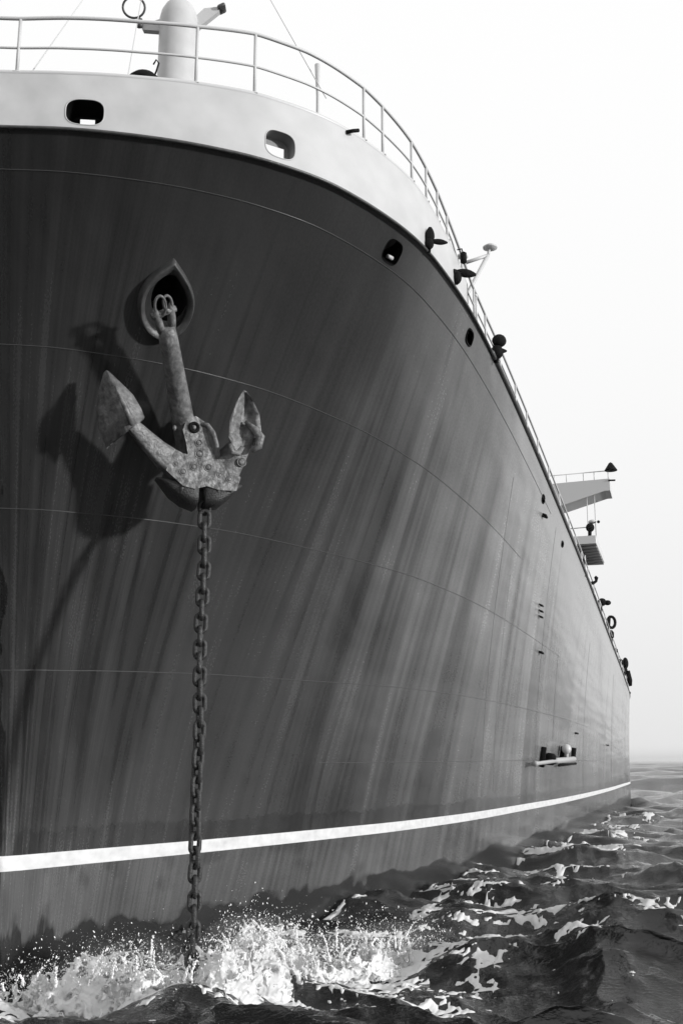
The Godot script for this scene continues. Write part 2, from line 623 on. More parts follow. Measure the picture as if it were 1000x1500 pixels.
func build_sea() -> void:
	make_waves()
	# thin white line where the water meets the plating
	var t := 5.0
	while t < 15.0:
		var q0 := hull_row(spline(t), -0.17)
		var q1 := hull_row(spline(t + 0.25), -0.17)
		var mid := (q0 + q1) / 2.0
		FOAM.append([mid.x + 0.10, -mid.z - 0.06, (q1 - q0).length() * 0.75, 0.13, atan2(-(q1.z - q0.z), q1.x - q0.x), 1.0])
		t += 0.25
	var angles := PackedFloat64Array()
	var a := -180.0
	while a < 180.0:
		angles.append(deg_to_rad(a))
		a += 0.075 if a > -19.5 and a < 20.5 else (0.5 if absf(a) < 40.0 else 4.0)
	angles.append(deg_to_rad(180.0))
	var radii := PackedFloat64Array([0.3, 2.0, 5.0, 8.0, 10.0, 11.5])
	var r := 12.5
	while r < 12000.0:
		radii.append(r)
		r *= 1.0036 if r < 34.0 else (1.006 if r < 90.0 else (1.012 if r < 2500.0 else 1.1))
	var cols := angles.size()
	var rows := radii.size()
	var pos := PackedVector3Array()
	pos.resize(cols * rows)
	var flat := PackedVector2Array()
	flat.resize(cols * rows)
	for i in rows:
		var rr := radii[i]
		var cell := maxf((radii[mini(i + 1, rows - 1)] - rr), rr * 0.0013)
		for j in cols:
			var x := rr * sin(angles[j])
			var d := rr * cos(angles[j])
			var off := absf(angles[j]) > 0.72
			var c := maxf(cell, rr * 0.07) if off else cell
			flat[i * cols + j] = Vector2(x, d)
			pos[i * cols + j] = sea_point(x, -d, c)
	for i in rows:
		pos[i * cols + cols - 1] = pos[i * cols]
	var nor := PackedVector3Array()
	nor.resize(cols * rows)
	for i in rows:
		var i0 := maxi(i - 1, 0)
		var i1 := mini(i + 1, rows - 1)
		for j in cols:
			var du := pos[i * cols + mini(j + 1, cols - 1)] - pos[i * cols + maxi(j - 1, 0)]
			var dv := pos[i1 * cols + j] - pos[i0 * cols + j]
			nor[i * cols + j] = du.cross(dv).normalized()
	# waves too small for the sheet's grid make the water rougher the farther off it lies
	var me := ArrayMesh.new()
	var cuts := [0, 0, 0, 0, rows - 1]
	for i in rows:
		for c in 3:
			if radii[i] < [55.0, 130.0, 320.0][c]:
				cuts[c + 1] = i
	for c in 4:
		var first: int = cuts[c]
		var last: int = cuts[c + 1]
		var idx := PackedInt32Array()
		idx.resize((cols - 1) * (last - first) * 6)
		var k := 0
		for i in last - first:
			for j in cols - 1:
				var p := i * cols + j
				idx[k] = p
				idx[k + 1] = p + cols
				idx[k + 2] = p + cols + 1
				idx[k + 3] = p
				idx[k + 4] = p + cols + 1
				idx[k + 5] = p + 1
				k += 6
		var arr := []
		arr.resize(Mesh.ARRAY_MAX)
		arr[Mesh.ARRAY_VERTEX] = pos.slice(first * cols, (last + 1) * cols)
		arr[Mesh.ARRAY_NORMAL] = nor.slice(first * cols, (last + 1) * cols)
		arr[Mesh.ARRAY_INDEX] = idx
		me.add_surface_from_arrays(Mesh.PRIMITIVE_TRIANGLES, arr)
		var m: StandardMaterial3D = M.sea.duplicate()
		m.roughness = [0.035, 0.07, 0.12, 0.2][c]
		me.surface_set_material(c, m)
	var o := MeshInstance3D.new()
	o.name = "sea"
	o.mesh = me
	add_child(o)
	tag(o, "dark choppy sea running from under the bow to the horizon", "sea", "", "structure")
	build_foam(pos, flat, nor, cols, rows, radii)


func build_foam(pos: PackedVector3Array, flat: PackedVector2Array, nor: PackedVector3Array, cols: int, rows: int, radii: PackedFloat64Array) -> void:
	var lace := fnoise(51, 2.6, 2, FastNoiseLite.TYPE_CELLULAR)
	lace.cellular_return_type = FastNoiseLite.RETURN_DISTANCE2_SUB
	lace.domain_warp_enabled = true
	lace.domain_warp_amplitude = 0.3
	lace.domain_warp_frequency = 1.2
	var lace2 := fnoise(53, 6.5, 1, FastNoiseLite.TYPE_CELLULAR)
	lace2.cellular_return_type = FastNoiseLite.RETURN_DISTANCE2_SUB
	var soft := fnoise(52, 1.3, 5)
	var val := PackedFloat32Array()
	val.resize(cols * rows)
	val.fill(-1.0)
	for i in rows:
		if radii[i] < 13.0 or radii[i] > 80.0:
			continue
		for j in cols:
			var q := flat[i * cols + j]
			if absf(q.x) > q.y * 0.36:
				continue
			var e := foam_amount(q.x, q.y)
			if e < -0.9:
				continue
			var n := soft.get_noise_2d(q.x * 0.6, q.y * 0.9)
			var c := lace.get_noise_2d(q.x * 0.75, q.y * 1.1) + 1.0   # 0 at the joints of the cells
			var c2 := lace2.get_noise_2d(q.x * 0.75, q.y * 1.1) + 1.0
			val[i * cols + j] = -0.02 + 0.46 * minf(e, 0.9) + 0.8 * n - 0.5 * c - 0.65 * c2 + 0.05
	var s := SurfaceTool.new()
	s.begin(Mesh.PRIMITIVE_TRIANGLES)
	s.set_smooth_group(0)
	for i in rows - 1:
		for j in cols - 1:
			var p := i * cols + j
			for t3 in [[p, p + cols, p + cols + 1], [p, p + cols + 1, p + 1]]:
				var ins := []
				for k in 3:
					if val[t3[k]] > 0.0:
						ins.append(k)
				if ins.is_empty():
					continue
				var poly := []
				for k in 3:
					var a: int = t3[k]
					var b: int = t3[(k + 1) % 3]
					if val[a] > 0.0:
						poly.append(lift(pos[a], nor[a], val[a]))
					if (val[a] > 0.0) != (val[b] > 0.0):
						var u := val[a] / (val[a] - val[b])
						poly.append(pos[a].lerp(pos[b], u) + Vector3(0, 0.004, 0))
				for k in range(2, poly.size()):
					tri(s, poly[0], poly[k - 1], poly[k])
	s.index()
	var o := commit("foam", s, M.foam, self)
	o.name = "foam"
	tag(o, "white lacy foam lying on the dark water beside the hull", "foam", "", "stuff")


func lift(p: Vector3, n: Vector3, v: float) -> Vector3:
	return p + n * (0.006 + minf(0.05, v * 0.12))


# ------------------------------------------------------------------ the ship
class Hole:
	var t: float
	var v: float
	var rt: float
	var rv: float
	var p: float
	var lean: float
	func _init(t_: float, v_: float, rt_: float, rv_: float, p_ := 2.6, lean_ := 0.0) -> void:
		t = t_
		v = v_
		rt = rt_
		rv = rv_
		p = p_
		lean = lean_
	func edge(ang: float, grow := 1.0) -> Vector2:
		var c := cos(ang)
		var s := sin(ang)
		var k := pow(pow(absf(c), p) + pow(absf(s), p), -1.0 / p)
		return Vector2(t + rt * grow * (k * c + lean * k * s), v + rv * grow * k * s)


# a skin f(t, v) over a grid, with round-cornered openings; the cells near an opening give way to a ring of quads
func skin(f: Callable, ts: PackedFloat64Array, vs: PackedFloat64Array, holes: Array, uv: Callable, flip := false) -> ArrayMesh:
	var pos := PackedVector3Array()
	var nor := PackedVector3Array()
	var uvs := PackedVector2Array()
	var idx := PackedInt32Array()
	var nt := ts.size()
	var nv := vs.size()
	var put := func(t: float, v: float) -> int:
		pos.append(f.call(t, v))
		var n: Vector3 = (f.call(t + 0.01, v) - f.call(t - 0.01, v)).cross(f.call(t, v + 0.004) - f.call(t, v - 0.004)).normalized()
		nor.append(-n if flip else n)
		uvs.append(uv.call(t, v))
		return pos.size() - 1
	for i in nt:
		for j in nv:
			put.call(ts[i], vs[j])
	var face := func(a: int, b: int, c: int, d: int) -> void:
		if flip:
			idx.append_array(PackedInt32Array([a, b, c, a, c, d]))
		else:
			idx.append_array(PackedInt32Array([a, c, b, a, d, c]))
	var rects := []
	for hl: Hole in holes:
		var i0 := 0
		while i0 < nt - 2 and ts[i0 + 1] < hl.t - hl.rt * 1.35:
			i0 += 1
		var i1 := i0 + 1
		while i1 < nt - 1 and ts[i1] < hl.t + hl.rt * 1.35:
			i1 += 1
		var j0 := 0
		while j0 < nv - 2 and vs[j0 + 1] < hl.v - hl.rv * 1.18:
			j0 += 1
		var j1 := j0 + 1
		while j1 < nv - 1 and vs[j1] < hl.v + hl.rv * 1.18:
			j1 += 1
		rects.append(Rect2i(i0, j0, i1 - i0, j1 - j0))
	for i in nt - 1:
		for j in nv - 1:
			var inside := false
			for q: Rect2i in rects:
				inside = inside or q.has_point(Vector2i(i, j))
			if not inside:
				var a := i * nv + j
				face.call(a, a + nv, a + nv + 1, a + 1)
	for n in holes.size():
		var hl: Hole = holes[n]
		var q: Rect2i = rects[n]
		var loop := PackedInt32Array()
		var e := q.end
		for i in range(q.position.x, e.x):
			loop.append(i * nv + q.position.y)
		for j in range(q.position.y, e.y):
			loop.append(e.x * nv + j)
		for i in range(e.x, q.position.x, -1):
			loop.append(i * nv + e.y)
		for j in range(e.y, q.position.y, -1):
			loop.append(q.position.x * nv + j)
		var ring := PackedInt32Array()
		for k in loop.size():
			var gi := loop[k] / nv
			var gj := loop[k] % nv
			var ang := atan2((vs[gj] - hl.v) / hl.rv, (ts[gi] - hl.t) / hl.rt)
			var w := hl.edge(ang)
			ring.append(put.call(w.x, w.y))
		for k in loop.size():
			var k2 := (k + 1) % loop.size()
			face.call(loop[k], loop[k2], ring[k2], ring[k])
	var arr := []
	arr.resize(Mesh.ARRAY_MAX)
	arr[Mesh.ARRAY_VERTEX] = pos
	arr[Mesh.ARRAY_NORMAL] = nor
	arr[Mesh.ARRAY_TEX_UV] = uvs
	arr[Mesh.ARRAY_INDEX] = idx
	var me := ArrayMesh.new()
	me.add_surface_from_arrays(Mesh.PRIMITIVE_TRIANGLES, arr)
	return me


func steps(a: float, b: float, n: int) -> PackedFloat64Array:
	var out := PackedFloat64Array()
	for i in n + 1:
		out.append(lerpf(a, b, i / float(n)))
	return out


func plain_mesh(called: String, me: Mesh, m: Material, parent: Node3D) -> MeshInstance3D:
	var o := MeshInstance3D.new()
	o.name = called
	o.mesh = me
	o.material_override = m
	parent.add_child(o, true)
	return o


# the lining of an opening in skin f: from the skin inwards along its normal
func lining(called: String, f: Callable, hl: Hole, depth: float, m: Material, parent: Node3D, lip := 0.0, back := true, lip_m: Material = null) -> MeshInstance3D:
	var n: Vector3 = (f.call(hl.t + 0.02, hl.v) - f.call(hl.t - 0.02, hl.v)).cross(f.call(hl.t, hl.v + 0.01) - f.call(hl.t, hl.v - 0.01)).normalized()
	var rings := []
	for g in [[1.0, 0.001], [0.985, -depth * 0.25], [0.97, -depth]]:
		var r := PackedVector3Array()
		for k in 40:
			var w := hl.edge(TAU * k / 40.0, g[0])
			r.append(f.call(w.x, w.y) + n * g[1])
		rings.append(r)
	var s := begin()
	loft(s, rings, false)
	if back:
		var c := Vector3.ZERO
		for p in rings[2]:
			c += p / 40.0
		for k in 40:
			tri(s, c, rings[2][k], rings[2][(k + 1) % 40])
	var o := commit(called, s, m, parent)
	if lip > 0.0:
		var pts := []
		for k in 40:
			var w := hl.edge(TAU * k / 40.0, 1.03)
			pts.append(f.call(w.x, w.y))
		var s2 := begin()
		tube(s2, pts, lip, 6, true)
		commit("rim", s2, lip_m if lip_m else m, o)
	return o


func build_ship() -> void:
	var root := thing("cargo_ship")
	tag(root, "dark hulled cargo ship with white bulwark, seen from under its bow", "ship")
	# --- shell
	var hawse := Hole.new(4.95, 0.838, 0.30, 0.026, 2.0)
	var ports := [Hole.new(7.855, 0.9725, 0.115, 0.0125, 3.2, 0.25), Hole.new(9.797, 0.9755, 0.07, 0.0088, 3.0, 0.1), Hole.new(11.797, 0.9525, 0.028, 0.0085, 2.4, 0.2), Hole.new(12.343, 0.9425, 0.022, 0.0075, 2.4, 0.2)]
	var f := func(t: float, v: float) -> Vector3: return hull(t, v)
	var uv := func(t: float, v: float) -> Vector2: return Vector2(clampf(t / TOP_T, 0.001, 0.999), clampf((1.0 - v) / 1.25, 0.001, 0.999))
	var ts := PackedFloat64Array()
	var t := 0.0
	while t < TOP_T - 0.001:
		ts.append(t)
		t += 0.05 if t < 10.5 else 0.04
	ts.append(TOP_T)
	var vs := PackedFloat64Array()
	vs.append_array(steps(-0.25, 0.80, 70))
	vs.remove_at(vs.size() - 1)
	vs.append_array(steps(0.80, 1.0, 50))
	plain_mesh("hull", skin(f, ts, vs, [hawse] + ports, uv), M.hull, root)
	var mir := func(t_: float, v: float) -> Vector3: return hull_row(spline(t_), v, -1.0)
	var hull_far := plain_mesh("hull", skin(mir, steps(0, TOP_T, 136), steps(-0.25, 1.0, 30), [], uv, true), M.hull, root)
	# transom and deck
	var s := begin()
	for k in 12:
		var v0 := -0.25 + 1.25 * k / 12.0
		var v1 := -0.25 + 1.25 * (k + 1) / 12.0
		quad(s, hull(17, v0), hull_row(spline(17), v0, -1.0), hull_row(spline(17), v1, -1.0), hull(17, v1))
	commit("transom", s, mat(0.078, 0.5), root)
	s = begin()
	for k in 68:
		var t0 := TOP_T * k / 68.0
		var t1 := TOP_T * (k + 1) / 68.0
		var dn := Vector3(0, -0.02, 0)
		quad(s, hull(t0, 1) + dn, hull_row(spline(t0), 1, -1.0) + dn, hull_row(spline(t1), 1, -1.0) + dn, hull(t1, 1) + dn)
	commit("deck", s, M.deck, root)
	# painted line
	for side in [1.0, -1.0]:
		s = begin()
		var n := 260
		for k in n:
			var q0 := spline(TOP_T * k / n)
			var q1 := spline(TOP_T * (k + 1) / n)
			var lo := -0.0125
			var hi := 0.0115
			var out0: Vector3 = hull_row(q0, 0.0, side)
			var out1: Vector3 = hull_row(q1, 0.0, side)
			var nn: Vector3 = (out1 - out0).normalized().cross(Vector3.UP) * 0.005 * side
			if k == 0:
				nn = ship(0, 0, 0) - ship(0.005, 0, 0)
			quad(s, hull_row(q0, lo, side) + nn, hull_row(q0, hi, side) + nn, hull_row(q1, hi, side) + nn, hull_row(q1, lo, side) + nn)
		var o := commit("painted_line", s, M.stripe, root)
		o.set_meta("label", "white painted line along the hull above the water")
	# weld seams between the strakes, and butts
	for w in [[0.956, 0.955, 0.0, 12.0], [0.758, 0.775, 0.0, 11.5], [0.54, 0.615, 0.0, 12.6], [0.300, 0.385, 0.0, 13.4], [0.16, 0.205, 8.5, 14.0]]:
		var pts := []
		var n := 90
		for k in n + 1:
			var u := k / float(n)
			var tt := lerpf(w[2], w[3], u)
			var vv := lerpf(w[0], w[1], u * u)
			pts.append(hull(tt, vv) + hull_normal(maxf(tt, 0.03), vv) * 0.001)
		s = begin()
		tube(s, pts, 0.007, 6)
		commit("weld_seam", s, M.weld, root)
	for w in [[11.15, 0.06, 0.9], [12.15, 0.05, 0.95], [13.3, 0.05, 0.8], [14.2, 0.05, 0.85]]:
		var pts := []
		for k in 41:
			var vv := lerpf(w[1], w[2], k / 40.0)
			pts.append(hull(w[0], vv) + hull_normal(w[0], vv) * 0.001)
		s = begin()
		tube(s, pts, 0.004, 6)
		commit("butt_weld", s, M.butt, root)
	# sheer strake moulding under the white band
	var pts2 := []
	for k in 150:
		pts2.append(rim(10.4 * k / 149.0, -0.03, 0.015))
	s = begin()
	tube(s, pts2, 0.025, 8)
	commit("rubbing_strake", s, M.collar, root)
	pts2 = []
	for k in 150:
		pts2.append(rim(lerpf(10.3, 16.8, k / 149.0), 0.0, 0.0))
	s = begin()
	tube(s, pts2, 0.05, 8)
	commit("gunwale", s, M.collar, root)
	# --- bulwark
	var holes := [Hole.new(3.255, 0.30, 0.27, 0.225, 3.0), Hole.new(6.10, 0.30, 0.215, 0.205, 3.0)]
	var fb := func(t_: float, v: float) -> Vector3: return bulwark(t_, v)
	var plain_uv := func(t_: float, v: float) -> Vector2: return Vector2(t_, v)
	plain_mesh("bulwark", skin(fb, steps(0, 9.6, 240), steps(0, 1, 24), holes, plain_uv), M.white, root)
	var fbm := func(t_: float, v: float) -> Vector3:
		var p := hull_row(spline(t_), 1.0, -1.0)
		return p + Vector3(0, v * table(BULWARK_H, t_), 0)
	plain_mesh("bulwark", skin(fbm, steps(0, 9.6, 80), steps(0, 1, 3), [], plain_uv, true), M.white, root)
	var fin := func(t_: float, v: float) -> Vector3: return bulwark(t_, v) + (rim(t_, 0, -0.07) - rim(t_, 0))
	plain_mesh("bulwark_lining", skin(fin, steps(0.05, 9.6, 240), steps(0, 0.995, 24), holes, plain_uv, true), M.white_plain, root)
	s = begin()
	pts2 = []
	for k in 120:
		pts2.append(rim(9.6 * k / 119.0, table(BULWARK_H, 9.6 * k / 119.0), -0.035))
	tube(s, pts2, 0.045, 8)
	commit("bulwark_cap", s, M.white_plain, root)
	# the dark edge where the bulwark stops
	s = begin()
	quad(s, rim(9.6, 0.0, 0.01), rim(9.6, 0.46, 0.01), rim(9.6, 0.46, -0.10), rim(9.6, 0.0, -0.10))
	commit("bulwark_end_plate", s, M.fitting, root)
	# fairleads through the bulwark: dark lined, with an open slot low in the back
	fairlead(fb, holes[0], M.black, M.white, root, [-0.45, 0.35, 0.18, 0.80, 0.42])
	fairlead(fb, holes[1], M.shade_grey, M.white, root, [-0.6, 0.65, -0.35, 0.4, 0.2])
	var fl := lining("fairlead", f, ports[0], 0.4, M.black, root, 0.008, true, M.fitting)
	s = begin()
	tube(s, [hull(7.83, 0.9655) - hull_normal(7.83, 0.965) * 0.05, hull(7.90, 0.9665) - hull_normal(7.83, 0.965) * 0.05], 0.035, 10)
	commit("roller", s, M.white_plain, fl)
	for k in [1, 2, 3]:
		lining("scupper", f, ports[k], 0.5, M.black, root, 0.02, true, M.fitting)
	build_hawse(f, hawse, root)
	build_rails(root)
	build_foremast(root)
	build_fittings(root)
	build_bridge(root)
	build_side_gear(root)


func fairlead(f: Callable, hl: Hole, m: Material, lip_m: Material, root: Node3D, slot: Array) -> void:
	var o := lining("fairlead", f, hl, slot[4], m, root, 0.009, false, lip_m)
	# a back plate with a low slot that the sky shows through
	var n: Vector3 = (f.call(hl.t + 0.02, hl.v) - f.call(hl.t - 0.02, hl.v)).cross(f.call(hl.t, hl.v + 0.01) - f.call(hl.t, hl.v - 0.01)).normalized()
	var back := func(a: float, b: float) -> Vector3: return f.call(hl.t + hl.rt * a, hl.v + hl.rv * b) - n * slot[4]
	var s := begin(false)
	var top: float = slot[3]
	var low: float = slot[2]
	quad(s, back.call(-1.6, top), back.call(1.6, top), back.call(1.6, 2.4), back.call(-1.6, 2.4))
	quad(s, back.call(-1.6, -1.3), back.call(slot[0], -1.3), back.call(slot[0], top), back.call(-1.6, top))
	quad(s, back.call(slot[1], -1.3), back.call(1.6, -1.3), back.call(1.6, top), back.call(slot[1], top))
	quad(s, back.call(slot[0], -1.3), back.call(slot[1], -1.3), back.call(slot[1], low), back.call(slot[0], low))
	commit("back_plate", s, m, o)


func collar_edge(ang: float, grow: float) -> Vector2:
	var c := cos(ang)
	var s := sin(ang)
	var y := s
	if s > 0.0:
		y = s * 0.86 + 0.34 * pow(1.0 - absf(c), 2.0)
	return Vector2(4.90 + 0.45 * grow * c, 0.832 + 0.0395 * grow * y)


func build_hawse(f: Callable, hl: Hole, root: Node3D) -> void:
	var n := hull_normal(4.93, 0.835)
	var rings := []
	# outside, rounded lip, then down the throat of the pipe
	for g in [[1.08, -0.02], [1.05, 0.06], [1.01, 0.125], [0.985, 0.14], [0.96, 0.14], [0.84, 0.11], [0.80, 0.08]]:
		var r := PackedVector3Array()
		for k in 64:
			var w := collar_edge(TAU * (k + 0.5) / 64.0 + PI / 2.0 - TAU / 128.0, g[0])
			r.append(hull(w.x, w.y) + n * g[1])
		rings.append(r)
	var s := begin()
	loft(s, rings, false)
	var o := commit("hawse_collar", s, M.collar, root)
	o.set_meta("label", "raised pointed steel collar round the hawse hole")
	s = begin()
	var c := Vector3.ZERO
	var deep := []
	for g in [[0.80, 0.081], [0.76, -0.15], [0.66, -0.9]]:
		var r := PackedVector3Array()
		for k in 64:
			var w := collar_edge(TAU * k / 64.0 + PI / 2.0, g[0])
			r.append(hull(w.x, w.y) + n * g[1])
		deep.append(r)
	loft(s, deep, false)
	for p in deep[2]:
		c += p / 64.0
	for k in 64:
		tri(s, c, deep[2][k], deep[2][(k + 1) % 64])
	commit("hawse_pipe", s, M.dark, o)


func build_rails(root: Node3D) -> void:
	var o := Node3D.new()
	o.name = "railing"
	root.add_child(o)
	var post_t := [0.9, 2.2, 4.85, 5.72, 7.34, 7.61, 8.11, 8.47, 8.79, 9.06, 9.5, 9.85]
	var t := 10.17
	while t < 16.6:
		post_t.append(t)
		t += 0.42 if t < 11.0 else (0.3 if t < 12.5 else 0.2)
	for q in post_t:
		var lo := table(BULWARK_H, q) if q < 9.58 else 0.0
		var hi := table(RAIL_H, q)
		var s := begin()
		tube(s, [rim(q, lo, -0.03), rim(q, hi, -0.03)], 0.024, 8)
		box(s, Transform3D(Basis(), rim(q, lo + 0.012, -0.03)), Vector3(0.1, 0.02, 0.08), 0.004)
		commit("post", s, M.rail, o)
	for level in [1.0, 0.46]:
		var pts := []
		for k in 420:
			var q := 16.6 * k / 419.0
			var lo := table(BULWARK_H, q) if q < 9.58 else 0.0
			if q >= 9.2 and q < 9.58:
				lo = lerpf(0.74 * 0.9, 0.0, (q - 9.2) / 0.38)
			pts.append(rim(q, lerpf(lo, table(RAIL_H, q), level), -0.03))
		var s := begin()
		tube(s, pts, 0.027 if level == 1.0 else 0.018, 8)
		commit("rail", s, M.rail, o)
	# starboard side, seen only from elsewhere
	for level in [1.0, 0.46]:
		var pts := []
		for k in 120:
			var q := 16.6 * k / 119.0
			var lo := table(BULWARK_H, q) if q < 9.58 else 0.0
			pts.append(hull_row(spline(q), 1.0, -1.0) + Vector3(0, lerpf(lo, table(RAIL_H, q), level), 0))
		var s := begin()
		tube(s, pts, 0.025, 6)
		commit("rail", s, M.rail, o)


func build_foremast(root: Node3D) -> void:
	var at := Vector3(-3.98, 11.6, -23.6)
	var s := begin()
	lathe(s, [[0.62, 0.0], [0.55, 0.3], [0.48, 0.5], [0.47, 9.05], [0.47, 9.4], [0.43, 9.6], [0.34, 9.78], [0.22, 9.9], [0.17, 10.0], [0.16, 13.5], [0.1, 13.6]], Transform3D(Basis(), at), 32)
	var o := commit("foremast", s, M.white, root)
	o.set_meta("label", "thick white tubular mast behind the bow railing")
	var top := at + Vector3(0, 9.35, 0)
	s = begin(false)
	prism(s, PackedVector2Array([Vector2(0.30, 0.02), Vector2(0.50, -0.14), Vector2(0.98, 0.30), Vector2(1.02, 0.42), Vector2(0.62, 0.36)]), 0.06, -0.10, Transform3D(Basis(), top), 0.012)
	commit("bracket", s, M.rail, o)
	s = begin(false)
	prism(s, PackedVector2Array([Vector2(-0.30, 0.12), Vector2(-0.92, -0.10), Vector2(-0.86, -0.22), Vector2(-0.40, -0.26)]), 0.06, -0.10, Transform3D(Basis(), top), 0.012)
	commit("bracket", s, M.rail, o)
	s = begin()
	box(s, Transform3D(Basis(Vector3(0, 0, 1), 0.5), top + Vector3(1.04, 0.40, 0)), Vector3(0.2, 0.1, 0.3), 0.03)
	commit("bracket_end", s, M.collar, o)
	s = begin()
	var ring := []
	for k in 24:
		var a := TAU * k / 24.0
		ring.append(top + Vector3(-1.10 + 0.27 * cos(a), 0.36 + 0.22 * sin(a), 0.1 + 0.1 * sin(a)))
	tube(s, ring, 0.028, 8, true)
	box(s, Transform3D(Basis(), top + Vector3(-0.94, -0.08, 0.1)), Vector3(0.13, 0.26, 0.1), 0.03)
	commit("shackle_ring", s, M.collar, o)
	# stays
	for w in [[Vector3(-4.5, 12.75, -13.9), Vector3(-4.75, 20.2, -20.2)], [Vector3(-3.22, 12.55, -14.4), Vector3(-4.1, 19.5, -20.0)], [Vector3(-0.25, 13.8, -15.9), Vector3(-2.6, 22.4, -22.2)]]:
		s = begin()
		tube(s, [w[0], w[1]], 0.009, 6)
		var st_ := commit("stay", s, M.wire, o)
		if w[0].x > -1.0:
			continue
		s = begin()
		var d: Vector3 = (w[1] - w[0]).normalized()
		tube(s, [w[0] - d * 0.3, w[0] + d * 0.06, w[0] + d * 0.16, w[0] + d * 0.42, w[0] + d * 0.47], [0.012, 0.014, 0.03, 0.03, 0.01], 8)
		commit("turnbuckle", s, M.fitting, st_)
	# jackstaff and small gear on the forecastle deck
	s = begin()
	tube(s, [Vector3(-0.4, 11.6, -16.6), Vector3(-0.4, 14.3, -16.6), Vector3(-0.41, 14.9, -16.6)], [0.03, 0.03, 0.05], 8)
	commit("light_post", s, M.rail, root)
	s = begin()
	lathe(s, [[0.10, -1.75], [0.12, -0.1], [0.25, -0.06], [0.25, 0.02], [0.17, 0.10], [0.0, 0.13]], Transform3D(Basis(), Vector3(-2.97, 13.28, -14.7)), 20)
	commit("mushroom_vent", s, M.fitting, root)
	s = begin()
	tube(s, [Vector3(-2.85, 11.6, -14.7), Vector3(-2.83, 13.35, -14.7), Vector3(-2.79, 13.47, -14.7), Vector3(-2.76, 13.6, -14.7), Vector3(-2.8, 13.66, -14.7), Vector3(-2.84, 13.58, -14.7)], 0.014, 6)
	commit("hook", s, M.fitting, root)
	s = begin()
	tube(s, [rim(7.08, table(BULWARK_H, 7.08) - 0.05, 0.0), rim(7.1, table(BULWARK_H, 7.1) - 0.06, 0.1), rim(7.16, table(BULWARK_H, 7.1) - 0.02, 0.13)], 0.03, 8)
	commit("cleat", s, M.fitting, root)


# a leaf shaped casting from a to b, broad across w
func blade(s: SurfaceTool, a: Vector3, b: Vector3, across: Vector3, width: float, thick: float) -> void:
	var d := b - a
	var x := (across - d.normalized() * across.dot(d.normalized())).normalized()
	var y := d.normalized().cross(x)
	var rings := []
	for i in 9:
		var u := i / 8.0
		var k := maxf(0.12, pow(sin(PI * clampf(0.08 + u * 0.86, 0, 1)), 0.8))
		var r := PackedVector3Array()
		for j in 10:
			var an := TAU * j / 10.0
			r.append(a + d * u + x * cos(an) * width * k + y * sin(an) * thick * k)
		rings.append(r)
	loft(s, rings)


